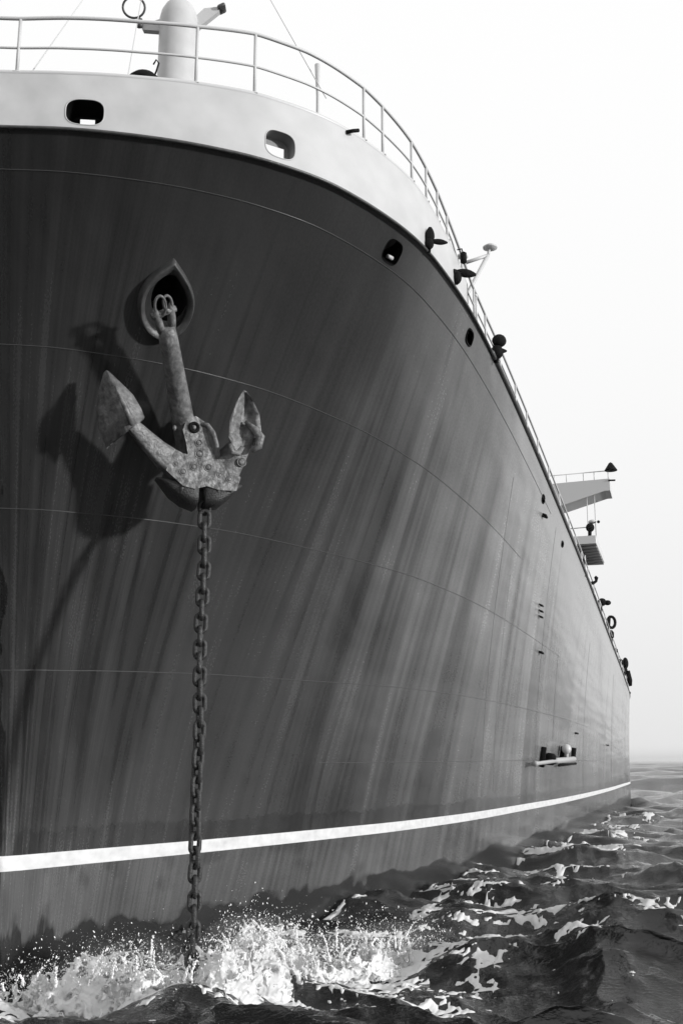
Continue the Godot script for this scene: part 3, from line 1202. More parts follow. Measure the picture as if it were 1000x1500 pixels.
func build_fittings(root: Node3D) -> void:
	# horned fairleads outside the bulwark
	var view := Vector3(0.1, -0.4, 0.9)
	var s := begin()
	blade(s, Vector3(1.43, 11.55, -16.60), Vector3(1.46, 11.88, -16.60), Vector3.RIGHT, 0.085, 0.03)
	blade(s, Vector3(1.46, 11.63, -16.60), Vector3(1.74, 11.60, -16.60), Vector3.UP, 0.055, 0.03)
	ball(s, Transform3D(Basis(), Vector3(1.44, 11.58, -16.60)), Vector3(0.075, 0.10, 0.06))
	tube(s, [Vector3(1.44, 11.6, -16.6), Vector3(1.43, 11.45, -16.66)], 0.035, 8)
	commit("horned_fairlead", s, M.fitting, root)
	s = begin()
	blade(s, Vector3(1.93, 11.66, -17.95), Vector3(1.92, 12.04, -17.95), Vector3.RIGHT, 0.05, 0.04)
	blade(s, Vector3(2.00, 11.72, -17.95), Vector3(2.37, 11.66, -17.95), Vector3.UP, 0.085, 0.05)
	ball(s, Transform3D(Basis(), Vector3(2.03, 11.61, -17.95)), Vector3(0.085, 0.13, 0.08))
	ball(s, Transform3D(Basis(), Vector3(1.97, 11.70, -17.95)), Vector3(0.10, 0.07, 0.07))
	tube(s, [Vector3(2.03, 11.6, -17.95), Vector3(2.0, 11.5, -18.0)], 0.045, 8)
	commit("horned_fairlead", s, M.fitting, root)
	s = begin()
	ball(s, Transform3D(Basis(), Vector3(3.21, 11.66, -21.07)), Vector3(0.15, 0.14, 0.12))
	ball(s, Transform3D(Basis(), Vector3(3.16, 11.42, -21.07)), Vector3(0.13, 0.15, 0.12))
	blade(s, Vector3(3.1, 11.45, -21.07), Vector3(3.36, 11.44, -21.07), Vector3.UP, 0.06, 0.05)
	tube(s, [Vector3(3.16, 11.35, -21.07), Vector3(3.14, 11.2, -21.1)], 0.05, 8)
	commit("roller_fairlead", s, M.fitting, root)
	# hanging lantern and pale disc beside it
	s = begin()
	box(s, Transform3D(Basis(), Vector3(2.19, 12.13, -18.25)), Vector3(0.11, 0.22, 0.11), 0.04)
	tube(s, [Vector3(2.19, 12.2, -18.25), Vector3(2.17, 12.33, -18.3), Vector3(2.1, 12.36, -18.4)], 0.012, 6)
	commit("lantern", s, M.fitting, root)
	s = begin()
	tube(s, [rim(9.86, 0.0), rim(9.86, 0.5)], 0.03, 6)
	ball(s, Transform3D(Basis(), rim(9.86, 0.52)), Vector3(0.04, 0.04, 0.04))
	commit("stanchion", s, M.rail, root)
	# a light mast with a round deck lamp on a raking leg
	var o := Node3D.new()
	o.name = "light_mast"
	root.add_child(o)
	s = begin()
	tube(s, [Vector3(3.02, 11.2, -26.0), Vector3(3.2, 14.9, -26.0), Vector3(3.75, 15.95, -26.0)], 0.055, 8)
	tube(s, [Vector3(3.75, 15.95, -26.0), Vector3(3.1, 15.72, -26.0)], 0.05, 8)
	tube(s, [Vector3(3.1, 15.72, -26.0), Vector3(3.12, 14.6, -26.0)], 0.04, 8)
	commit("leg", s, M.rail, o)
	s = begin()
	tube(s, [Vector3(3.75, 15.93, -26.0), Vector3(3.79, 16.14, -26.0)], 0.04, 8)
	lathe(s, [[0.05, -0.1], [0.18, -0.06], [0.19, -0.02], [0.10, 0.04], [0.03, 0.08]], Transform3D(Basis(), Vector3(3.81, 16.2, -26.0)), 20)
	commit("lamp_head", s, M.rail, o)
	s = begin()
	lathe(s, [[0.04, 0.0], [0.14, 0.03], [0.14, 0.09], [0.05, 0.13]], Transform3D(Basis(), Vector3(3.1, 15.86, -26.0)), 16)
	commit("lamp_head", s, M.rail, o)
	# dark gear along the far deck edge
	s = begin()
	tube(s, [Vector3(10.38, 10.3, -45.8), Vector3(10.42, 10.62, -45.8), Vector3(10.6, 10.62, -45.8), Vector3(10.72, 10.7, -45.8), Vector3(10.74, 10.84, -45.8), Vector3(10.68, 10.9, -45.8)], [0.1, 0.12, 0.07, 0.06, 0.09, 0.06], 8)
	commit("davit_hook", s, M.fitting, root)
	s = begin()
	ball(s, Transform3D(Basis(), Vector3(12.95, 11.02, -54.3)), Vector3(0.22, 0.2, 0.2))
	ball(s, Transform3D(Basis(), Vector3(13.22, 10.99, -54.3)), Vector3(0.18, 0.13, 0.16))
	tube(s, [Vector3(12.95, 11.0, -54.3), Vector3(12.8, 10.0, -54.3)], 0.06, 6)
	commit("life_raft_canister", s, M.fitting, root)
	s = begin()
	var ring := []
	for k in 16:
		var an := TAU * k / 16.0
		ring.append(Vector3(14.42 + 0.2 * cos(an), 10.55 + 0.3 * sin(an), -58.6))
	tube(s, ring, 0.08, 8, true)
	tube(s, [Vector3(14.35, 10.9, -58.6), Vector3(14.2, 9.6, -58.6)], 0.07, 6)
	commit("lifebuoy_ring", s, M.fitting, root)
	s = begin()
	ball(s, Transform3D(Basis(), Vector3(20.62, 10.25, -80.3)), Vector3(0.22, 0.42, 0.2))
	ball(s, Transform3D(Basis(), Vector3(20.5, 9.75, -80.3)), Vector3(0.25, 0.22, 0.2))
	tube(s, [Vector3(20.75, 9.7, -80.3), Vector3(20.85, 9.0, -80.3), Vector3(20.9, 8.6, -80.3)], [0.16, 0.2, 0.1], 8)
	commit("deck_winch", s, M.fitting, root)
	for q in [[14.1, 0.9, 0.16], [14.35, 0.55, 0.14], [14.75, 0.75, 0.18], [15.1, 0.6, 0.15], [13.0, 0.55, 0.08], [16.1, 0.5, 0.22]]:
		s = begin()
		var p := rim(q[0], 0.0, -0.1)
		lathe(s, [[0.09, -0.1], [0.08, q[1] * 0.6], [q[2], q[1] * 0.65], [q[2] * 1.1, q[1] * 0.95], [q[2] * 0.5, q[1] * 1.1]], Transform3D(Basis(), p), 12)
		commit("bollard", s, M.fitting, root)


func ship_frame(s: float, b: float, z: float) -> Transform3D:
	return Transform3D(Basis(Vector3(CA, 0, SA), Vector3.UP, Vector3(-SA, 0, CA)), ship(s, b, z))


func build_bridge(root: Node3D) -> void:
	var o := Node3D.new()
	o.name = "bridge_wing"
	root.add_child(o)
	# tapered wing
	var s := begin(false)
	var rings := []
	for q in [[-14.0, 19.0, 21.3], [-7.6, 19.65, 21.33], [-6.6, 19.87, 21.36], [-3.95, 20.62, 21.42], [-3.62, 20.62, 21.42]]:
		rings.append(PackedVector3Array([ship(72, q[0], q[1]), ship(72, q[0], q[2]), ship(74.4, q[0], q[2]), ship(74.4, q[0], q[1])]))
	loft(s, rings)
	commit("wing_beam", s, M.white_plain, o)
	s = begin()
	for q in [-7.2, -6.4, -5.3, -4.6, -3.7]:
		s = begin()
		tube(s, [ship(72.05, q, 21.4), ship(72.05, q, 21.95)], 0.03, 6)
		commit("post", s, M.rail, o)
	s = begin()
	tube(s, [ship(72.05, -14, 21.8), ship(72.05, -3.7, 21.97)], 0.035, 6)
	commit("rail", s, M.rail, o)
	s = begin()
	lathe(s, [[0.42, 0.0], [0.4, 0.06], [0.12, 0.5], [0.0, 0.58]], ship_frame(72.0, -3.5, 21.95), 16)
	commit("horn", s, M.fitting, o)
	s = begin()
	tube(s, [ship(72, -3.7, 21.3), ship(72, -3.25, 21.28)], 0.06, 6)
	commit("bracket", s, M.fitting, o)
	# platform below, hung on two posts
	s = begin(false)
	box(s, ship_frame(75.4, -5.4, 17.33), Vector3(1.5, 0.55, 7.6), 0.02)
	commit("platform", s, M.white_plain, o)
	for k in 7:
		s = begin(false)
		box(s, ship_frame(72.4 + k * 1.05, -5.4, 16.97), Vector3(1.46, 0.16, 0.3), 0.02)
		commit("platform_beam", s, M.shade_grey, o)
	for q in [-5.15, -4.66]:
		s = begin()
		tube(s, [ship(72, q, 17.5), ship(72.2, q, 20.5)], 0.035, 6)
		commit("hanger", s, M.rail, o)
	s = begin()
	tube(s, [ship(71.7, -6.3, 18.15), ship(71.7, -4.7, 18.2)], 0.035, 6)
	commit("rail", s, M.rail, o)
	s = begin()
	ball(s, ship_frame(71.7, -5.0, 18.15), Vector3(0.28, 0.3, 0.25))
	tube(s, [ship(71.7, -5.0, 18.1), ship(71.7, -5.05, 17.6)], 0.12, 8)
	commit("signal_lamp", s, M.fitting, o)
	s = begin()
	ball(s, ship_frame(71.7, -4.45, 18.5), Vector3(0.1, 0.1, 0.1))
	commit("signal_lamp", s, M.fitting, o)
	s = begin()
	ball(s, ship_frame(71.8, -4.85, 18.55), Vector3(0.26, 0.14, 0.2))
	commit("lamp_hood", s, M.white_plain, o)
	s = begin(false)
	box(s, ship_frame(75.0, -5.75, 13.4), Vector3(0.25, 7.2, 0.25), 0.02)
	commit("pillar", s, M.white_plain, o)
	s = begin(false)
	box(s, ship_frame(76.5, -6.5, 13.2), Vector3(0.9, 7.2, 1.4), 0.03)
	commit("ventilator_trunk", s, M.fitting, o)
	# deck house
	s = begin(false)
	box(s, ship_frame(82.0, CENTRE, 14.0), Vector3(5.6, 12.0, 14.0), 0.05)
	var h := commit("deck_house", s, M.white_plain, root)
	for k in 5:
		s = begin(false)
		box(s, ship_frame(74.98, CENTRE - 2.1 + k * 1.05, 18.8), Vector3(0.8, 0.75, 0.06), 0.02)
		commit("window", s, M.black, h)


func build_side_gear(root: Node3D) -> void:
	# a boom stowed along the side on brackets
	var o := Node3D.new()
	o.name = "side_boom"
	root.add_child(o)
	var along := func(t: float, v: float, d: float) -> Vector3: return hull(t, v) + hull_normal(t, v) * d
	var s := begin()
	tube(s, [along.call(11.95, 0.172, 0.35), along.call(12.0, 0.173, 0.35), along.call(12.42, 0.186, 0.35)], [0.11, 0.07, 0.07], 12)
	tube(s, [along.call(12.42, 0.186, 0.35), along.call(12.45, 0.187, 0.35), along.call(12.88, 0.199, 0.35)], [0.08, 0.115, 0.115], 12)
	commit("boom", s, M.boom, o)
	for q in [[12.25, 0.5, 0.26], [12.72, 0.45, 0.22], [13.0, 0.3, 0.1]]:
		s = begin()
		var fr := hull_frame(q[0], 0.187 + (q[0] - 12.3) * 0.03)
		box(s, fr * Transform3D(Basis(), Vector3(0, 0.1, 0.12)), Vector3(0.08, 0.5 + q[2], 0.2), 0.04)
		commit("bracket", s, M.fitting, o)
	s = begin()
	var fr2 := hull_frame(12.38, 0.18)
	box(s, fr2 * Transform3D(Basis(), Vector3(0, 0.1, 0.2)), Vector3(0.6, 0.45, 0.36), 0.12)
	commit("hinge_block", s, M.black, o)
	s = begin()
	ball(s, Transform3D(Basis(), along.call(12.72, 0.243, 0.3)), Vector3(0.2, 0.2, 0.2))
	tube(s, [along.call(12.72, 0.2, 0.3), along.call(12.72, 0.24, 0.3)], 0.09, 8)
	commit("knob", s, M.white_plain, o)
	s = begin()
	tube(s, [along.call(12.6, 0.165, 0.2), along.call(13.02, 0.177, 0.2)], 0.05, 8)
	commit("stay_bar", s, M.fitting, o)
	# rungs and small pads welded to the side
	for q in [[12.0, 0.716], [12.01, 0.700], [12.02, 0.684]]:
		s = begin()
		var fr := hull_frame(q[0], q[1])
		tube(s, [fr * Vector3(-0.14, 0, 0), fr * Vector3(-0.12, 0, 0.11), fr * Vector3(0.12, 0, 0.11), fr * Vector3(0.14, 0, 0)], 0.025, 6)
		commit("rung", s, M.fitting, root)
	for q in [[12.11, 0.58, 0.35], [11.84, 0.924, 0.3], [13.1, 0.33, 0.4], [14.0, 0.32, 0.2]]:
		s = begin()
		var fr := hull_frame(q[0], q[1])
		box(s, fr * Transform3D(Basis(), Vector3(0, 0, 0.06)), Vector3(q[2], 0.07, 0.14), 0.02)
		commit("pad_eye", s, M.fitting, root)
	# rows of rivet heads, too small to pick apart
	s = begin()
	for q in [[11.35, 0.07, 0.72, 90], [12.55, 0.28, 0.62, 60]]:
		for k in q[3]:
			var v := lerpf(q[1], q[2], k / float(q[3]))
			ball(s, hull_frame(q[0], v), Vector3(0.022, 0.022, 0.012), 6, 4)
	var rv := commit("rivets", s, M.weld, root)
	rv.set_meta("kind", "stuff")


# ------------------------------------------------------------------ the anchor
func arm_ring(top: Vector3, bottom: Vector3, deep: Vector3) -> PackedVector3Array:
	var d := bottom - top
	return PackedVector3Array([top + d * 0.14, bottom - d * 0.14, bottom + deep * 0.10, bottom + deep * 0.9, bottom - d * 0.14 + deep, top + d * 0.14 + deep, top + deep * 0.9, top + deep * 0.10])


func palm(s: SurfaceTool, rows: Array, thick: float) -> void:
	# rows: [left, rib, right] from root to tip; a plate with a fold along the rib
	var front := []
	var back := []
	for r in rows:
		var a: Vector3 = r[0]
		var m: Vector3 = r[1]
		var b: Vector3 = r[2]
		var row := PackedVector3Array()
		for u in [0.0, 0.33, 0.66, 1.0]:
			row.append(a.lerp(m, u))
		for u in [0.33, 0.66, 1.0]:
			row.append(m.lerp(b, u))
		front.append(row)
		var row2 := PackedVector3Array()
		for i in row.size():
			var edge := 1.0 if i > 0 and i < row.size() - 1 else 0.6
			row2.append(row[i] + Vector3(0, -0.02, -thick * edge))
		back.append(row2)
	var rings := []
	for i in rows.size():
		var ring := PackedVector3Array()
		for p in front[i]:
			ring.append(p)
		for k in range(back[i].size() - 1, -1, -1):
			ring.append(back[i][k])
		rings.append(ring)
	loft(s, rings)


func build_anchor() -> void:
	# local axes: x across the arms, y up, z out of the plate that faces the sea
	var ez0 := Vector3(0.3420, 0, 0.9397)
	var ex := Vector3.UP.cross(ez0).normalized()
	var psi := deg_to_rad(0.0)
	var ez := ez0 * cos(psi) + Vector3.UP * sin(psi)
	var ey := ez.cross(ex)
	var xf := Transform3D(Basis(ex, ey, ez), Vector3(-2.200, 7.684, -16.450))
	var root := thing("anchor", xf)
	tag(root, "weathered steel ship's anchor hanging from the hawse hole of the bow", "anchor")
	# shank
	var head := Vector3(-0.807, 1.816, 1.164)
	var foot := Vector3(-0.013, 0.313, -0.620)
	var s := begin()
	var pts := []
	var rad := []
	for i in 15:
		var u := i / 14.0
		pts.append(head.lerp(foot, u))
		rad.append(lerpf(0.135, 0.195, u) * (0.9 if i == 0 else 1.0))
	tube(s, pts, rad, 20)
	commit("shank", s, M.anchor, root)
	var along := (head - foot).normalized()
	var side := along.cross(Vector3(0, 0, 1)).normalized()
	# forked head with a pin
	for sg in [-1.0, 1.0]:
		s = begin()
		var a: Vector3 = head - along * 0.05 + side * sg * 0.085
		var b: Vector3 = head + along * 0.36 + side * sg * 0.135
		tube(s, [a, a.lerp(b, 0.35), a.lerp(b, 0.8), b], [0.06, 0.062, 0.055, 0.02], 12)
		commit("lug", s, M.anchor, root)
	var eye := head + along * 0.24
	s = begin()
	tube(s, [eye - side * 0.19, eye + side * 0.19], 0.05, 12)
	commit("pin", s, M.anchor, root)
	# two shackle loops that hold it
	for q in [[-0.055, 0.5, 0.16], [0.065, -0.45, 0.13]]:
		s = begin()
		var ring := []
		var tw: float = q[1]
		for k in 26:
			var an := TAU * k / 26.0
			var lx := cos(an) * 0.085
			var ly: float = sin(an) * q[2]
			ring.append(eye + side * (q[0] + lx * cos(tw)) + along * (0.09 + ly) + Vector3(0, 0, 1) * (0.07 + lx * sin(tw)))
		tube(s, ring, 0.021, 10, true)
		commit("shackle", s, M.anchor, root)
	# crown: bracket and heart
	var poly := PackedVector2Array([Vector2(-0.272, 0.596), Vector2(-0.223, 0.744), Vector2(-0.107, 0.812), Vector2(0.003, 0.746), Vector2(0.050, 0.586), Vector2(0.100, 0.359), Vector2(0.234, 0.186), Vector2(0.375, 0.199), Vector2(0.599, -0.088), Vector2(0.549, -0.278), Vector2(0.300, -0.277), Vector2(0.095, -0.230), Vector2(-0.085, -0.289), Vector2(-0.255, -0.260), Vector2(-0.514, -0.058), Vector2(-0.420, 0.264), Vector2(-0.291, 0.190), Vector2(-0.195, 0.199), Vector2(-0.213, 0.405)])
	s = begin(false)
	prism(s, poly, 0.13, -0.36, Transform3D(), 0.035)
	var crown := commit("crown", s, M.anchor, root)
	# the crown's jaw below: two heavy rounded halves with a slot between them
	var jaw := [[-0.636, -0.10, 0.10], [-0.636 * 0.86, -0.20, 0.20], [-0.636 * 0.62, -0.38, 0.27], [-0.636 * 0.34, -0.50, 0.31], [-0.02, -0.56, 0.32]]
	var jaw2 := [[0.10, -0.56, 0.32], [0.713 * 0.5, -0.5, 0.30], [0.713 * 0.8, -0.30, 0.25], [0.713 * 0.98, -0.16, 0.16]]
	for half in [jaw, jaw2]:
		s = begin()
		var rings := []
		for q in half:
			var r := PackedVector3Array()
			var mid: float = (q[1] - 0.12) / 2.0
			for j in 20:
				var an := TAU * j / 20.0
				var c := cos(an)
				var d := sin(an)
				r.append(Vector3(q[0], mid + absf(mid + 0.12) * signf(d) * pow(absf(d), 0.7) - 0.02, -0.20 + q[2] * signf(c) * pow(absf(c), 0.55)))
			rings.append(r)
		loft(s, rings)
		commit("jaw", s, M.chain, root)
	for x in [-0.636 * 0.45, -0.636 * 0.15, 0.713 * 0.4]:
		s = begin()
		var pts3 := []
		for k in 9:
			var an := -0.35 - 2.2 * k / 8.0
			pts3.append(Vector3(x, -0.22 + 0.24 * sin(an), -0.20 + 0.33 * cos(an)))
		tube(s, pts3, 0.028, 8)
		commit("rib", s, M.chain, root)
	for q in [[0.114, 0.07], [-0.258, 0.05]]:
		s = begin()
		tube(s, [Vector3(q[0], -0.16, 0.06), Vector3(q[0] + 0.04, -0.32, 0.0), Vector3(q[0] + 0.06, -0.48, -0.15)], [q[1], q[1] * 1.1, q[1] * 0.7], 10)
		commit("tongue", s, M.anchor, root)
	s = begin()
	var lug := []
	for k in 18:
		var an := TAU * k / 18.0
		lug.append(Vector3(0.130, -0.550, -0.120) + Vector3(0.08 * cos(an), 0.1 * sin(an), 0))
	tube(s, lug, 0.03, 8, true)
	commit("chain_lug", s, M.chain, root)
	# arms
	s = begin()
	loft(s, [arm_ring(Vector3(-0.355, 0.263, 0.120), Vector3(-0.447, -0.125, 0.120), Vector3(0.06, 0.00, -0.34)), arm_ring(Vector3(-0.598, 0.379, 0.160), Vector3(-0.712, 0.056, 0.160), Vector3(0.06, 0.00, -0.32)), arm_ring(Vector3(-0.823, 0.512, 0.220), Vector3(-0.948, 0.274, 0.220), Vector3(0.06, 0.00, -0.28)), arm_ring(Vector3(-1.028, 0.629, 0.300), Vector3(-1.186, 0.494, 0.300), Vector3(0.06, 0.00, -0.22)), arm_ring(Vector3(-1.145, 0.737, 0.360), Vector3(-1.282, 0.615, 0.360), Vector3(0.05, 0.00, -0.14))])
	commit("arm", s, M.anchor, root)
	s = begin()
	loft(s, [arm_ring(Vector3(0.248, 0.146, 0.120), Vector3(0.475, -0.271, 0.120), Vector3(-0.20, 0.05, -0.34)), arm_ring(Vector3(0.412, 0.252, 0.150), Vector3(0.606, -0.114, 0.150), Vector3(-0.20, 0.05, -0.32)), arm_ring(Vector3(0.559, 0.408, 0.200), Vector3(0.707, 0.168, 0.200), Vector3(-0.18, 0.05, -0.27)), arm_ring(Vector3(0.672, 0.569, 0.260), Vector3(0.805, 0.494, 0.260), Vector3(-0.14, 0.05, -0.20)), arm_ring(Vector3(0.713, 0.739, 0.300), Vector3(0.824, 0.684, 0.300), Vector3(-0.10, 0.03, -0.12))])
	commit("arm", s, M.anchor, root)
	# flukes
	s = begin()
	palm(s, [[Vector3(-1.426, 0.260, -0.060), Vector3(-1.133, 0.468, 0.480), Vector3(-0.940, 0.657, 0.380)], [Vector3(-1.543, 0.571, -0.060), Vector3(-1.232, 0.662, 0.540), Vector3(-1.003, 0.777, 0.420)], [Vector3(-1.599, 0.866, 0.020), Vector3(-1.349, 0.890, 0.580), Vector3(-1.140, 0.964, 0.460)], [Vector3(-1.604, 1.115, 0.190), Vector3(-1.463, 1.088, 0.550), Vector3(-1.332, 1.131, 0.470)], [Vector3(-1.581, 1.274, 0.400), Vector3(-1.554, 1.290, 0.490), Vector3(-1.506, 1.291, 0.440)]], 0.06)
	var fl := commit("fluke", s, M.anchor, root)
	s = begin()
	tube(s, [Vector3(-1.122, 0.476, 0.530), Vector3(-1.241, 0.653, 0.600), Vector3(-1.356, 0.873, 0.630), Vector3(-1.436, 1.025, 0.590)], [0.05, 0.045, 0.035, 0.01], 8)
	commit("rib", s, M.anchor, fl)
	s = begin()
	palm(s, [[Vector3(0.508, 0.304, 0.280), Vector3(0.733, 0.525, 0.160), Vector3(0.878, 0.451, 0.280)], [Vector3(0.364, 0.487, 0.360), Vector3(0.667, 0.781, 0.140), Vector3(0.896, 0.642, 0.320)], [Vector3(0.364, 0.744, 0.420), Vector3(0.679, 1.024, 0.160), Vector3(0.853, 0.921, 0.340)], [Vector3(0.455, 1.030, 0.420), Vector3(0.670, 1.185, 0.220), Vector3(0.750, 1.111, 0.340)], [Vector3(0.565, 1.240, 0.360), Vector3(0.608, 1.292, 0.320), Vector3(0.648, 1.256, 0.340)]], 0.06)
	fl = commit("fluke", s, M.anchor, root)
	s = begin()
	tube(s, [Vector3(0.662, 0.796, 0.240), Vector3(0.786, 0.641, 0.360), Vector3(0.873, 0.536, 0.370), Vector3(0.848, 0.385, 0.350), Vector3(0.742, 0.322, 0.300)], [0.03, 0.06, 0.065, 0.06, 0.04], 10)
	commit("socket_lip", s, M.anchor, fl)
	s = begin()
	tube(s, [Vector3(0.388, 0.380, 0.360), Vector3(0.428, 0.258, 0.340), Vector3(0.541, 0.263, 0.280), Vector3(0.626, 0.381, 0.240)], [0.03, 0.05, 0.05, 0.03], 10)
	commit("socket_lip", s, M.anchor, fl)
	# pin ring, bolt, rivet heads
	s = begin()
	var pr := []
	for k in 22:
		var an := TAU * k / 22.0
		pr.append(Vector3(-0.132, 0.650, 0.145) + Vector3(cos(an) * 0.064, sin(an) * 0.068, 0))
	tube(s, pr, 0.026, 8, true)
	commit("pin_ring", s, M.fitting, crown)
	s = begin()
	ball(s, Transform3D(Basis(), Vector3(-0.131, 0.652, 0.140)), Vector3(0.034, 0.036, 0.03))
	commit("bolt", s, M.anchor, crown)
	s = begin()
	ball(s, Transform3D(Basis(), Vector3(-0.407, 0.652, -0.000)), Vector3(0.034, 0.05, 0.04))
	commit("bolt", s, M.anchor, crown)
	for q in [[Vector3(-0.052, 0.410, 0.131), 0.042], [Vector3(-0.037, 0.236, 0.131), 0.050], [Vector3(-0.116, 0.022, 0.131), 0.040], [Vector3(0.109, 0.032, 0.131), 0.045], [Vector3(-0.283, -0.069, 0.131), 0.040], [Vector3(0.447, -0.123, 0.131), 0.035], [Vector3(0.294, -0.071, 0.131), 0.030], [Vector3(-0.392, 0.039, 0.131), 0.030], [Vector3(0.622, 0.152, 0.190), 0.055]]:
		s = begin()
		ball(s, Transform3D(Basis(), q[0]), Vector3(q[1], q[1], q[1] * 0.6), 12, 8)
		commit("rivet", s, M.anchor, crown)
		s = begin()
		var collar := []
		for k in 16:
			var an := TAU * k / 16.0
			collar.append(q[0] + Vector3(cos(an), sin(an), 0.0) * q[1] * 1.25)
		tube(s, collar, 0.010, 6, true)
		commit("washer", s, M.anchor, crown)
	s = begin()
	tube(s, [Vector3(-0.003, 0.719, 0.110), Vector3(0.073, 0.701, 0.160), Vector3(0.153, 0.576, 0.200), Vector3(0.211, 0.406, 0.200), Vector3(0.246, 0.267, 0.160), Vector3(0.257, 0.179, 0.080)], [0.04, 0.042, 0.042, 0.04, 0.038, 0.04], 10)
	commit("lifting_bail", s, M.anchor, crown)


func link_mesh(length: float, width: float, r: float) -> Mesh:
	var s := begin()
	var pts := []
	var h := length / 2.0 - width / 2.0
	for k in 14:
		var an := PI * k / 13.0
		pts.append(Vector3(cos(an) * width / 2.0, h + sin(an) * width / 2.0, 0))
	for k in 14:
		var an := PI + PI * k / 13.0
		pts.append(Vector3(cos(an) * width / 2.0, -h + sin(an) * width / 2.0, 0))
	tube(s, pts, r, 10, true)
	s.generate_normals()
	return s.commit()


func build_chain() -> void:
	var top := Vector3(-2.112, 7.04, -16.57)
	var root := thing("anchor_chain", Transform3D(Basis(), top))
	tag(root, "dark rusty chain hanging straight from the anchor down into the splash", "chain")
	var pitch := 0.2
	var me := link_mesh(pitch + 0.07, 0.146, 0.037)
	var turn := 0.2
	for i in 37:
		var p := Vector3(0.012 * sin(i * 0.5), -0.10 - pitch * i, 0.008 * sin(i * 0.7))
		var twist := smoothstep(11.0, 19.0, float(i)) * 0.75 - smoothstep(23.0, 28.0, float(i)) * 0.75
		turn = 0.15 + (PI / 2.0 if i % 2 else 0.0) + twist + rng.randf_range(-0.12, 0.12)
		var b := Basis(Vector3.UP, turn) * Basis(Vector3(0, 0, 1), rng.randf_range(-0.05, 0.05))
		same("link", me, M.chain, root, Transform3D(b, p))


# ------------------------------------------------------------------ the bow splash
const SPLASH := [ # x, distance, height, half width
	[-6.2, 17.4, 0.10, 0.8], [-5.0, 17.2, 0.18, 0.8], [-4.2, 17.1, 0.30, 0.85], [-3.3, 16.8, 0.66, 0.9], [-2.7, 16.5, 0.68, 0.95], [-2.15, 16.5, 0.52, 0.95], [-1.5, 16.8, 1.06, 1.05], [-0.9, 17.4, 0.92, 1.0], [-0.2, 18.3, 0.58, 0.85], [0.5, 19.2, 0.60, 0.8], [1.2, 20.2, 0.34, 0.7], [1.9, 21.6, 0.12, 0.5]]


func splash_at(x: float) -> Vector3:
	# distance, height, half width
	for i in range(1, SPLASH.size()):
		if x <= SPLASH[i][0]:
			var u: float = clampf((x - SPLASH[i - 1][0]) / (SPLASH[i][0] - SPLASH[i - 1][0]), 0, 1)
			return Vector3(lerpf(SPLASH[i - 1][1], SPLASH[i][1], u), lerpf(SPLASH[i - 1][2], SPLASH[i][2], u), lerpf(SPLASH[i - 1][3], SPLASH[i][3], u))
	return Vector3(21.6, 0.0, 0.4)


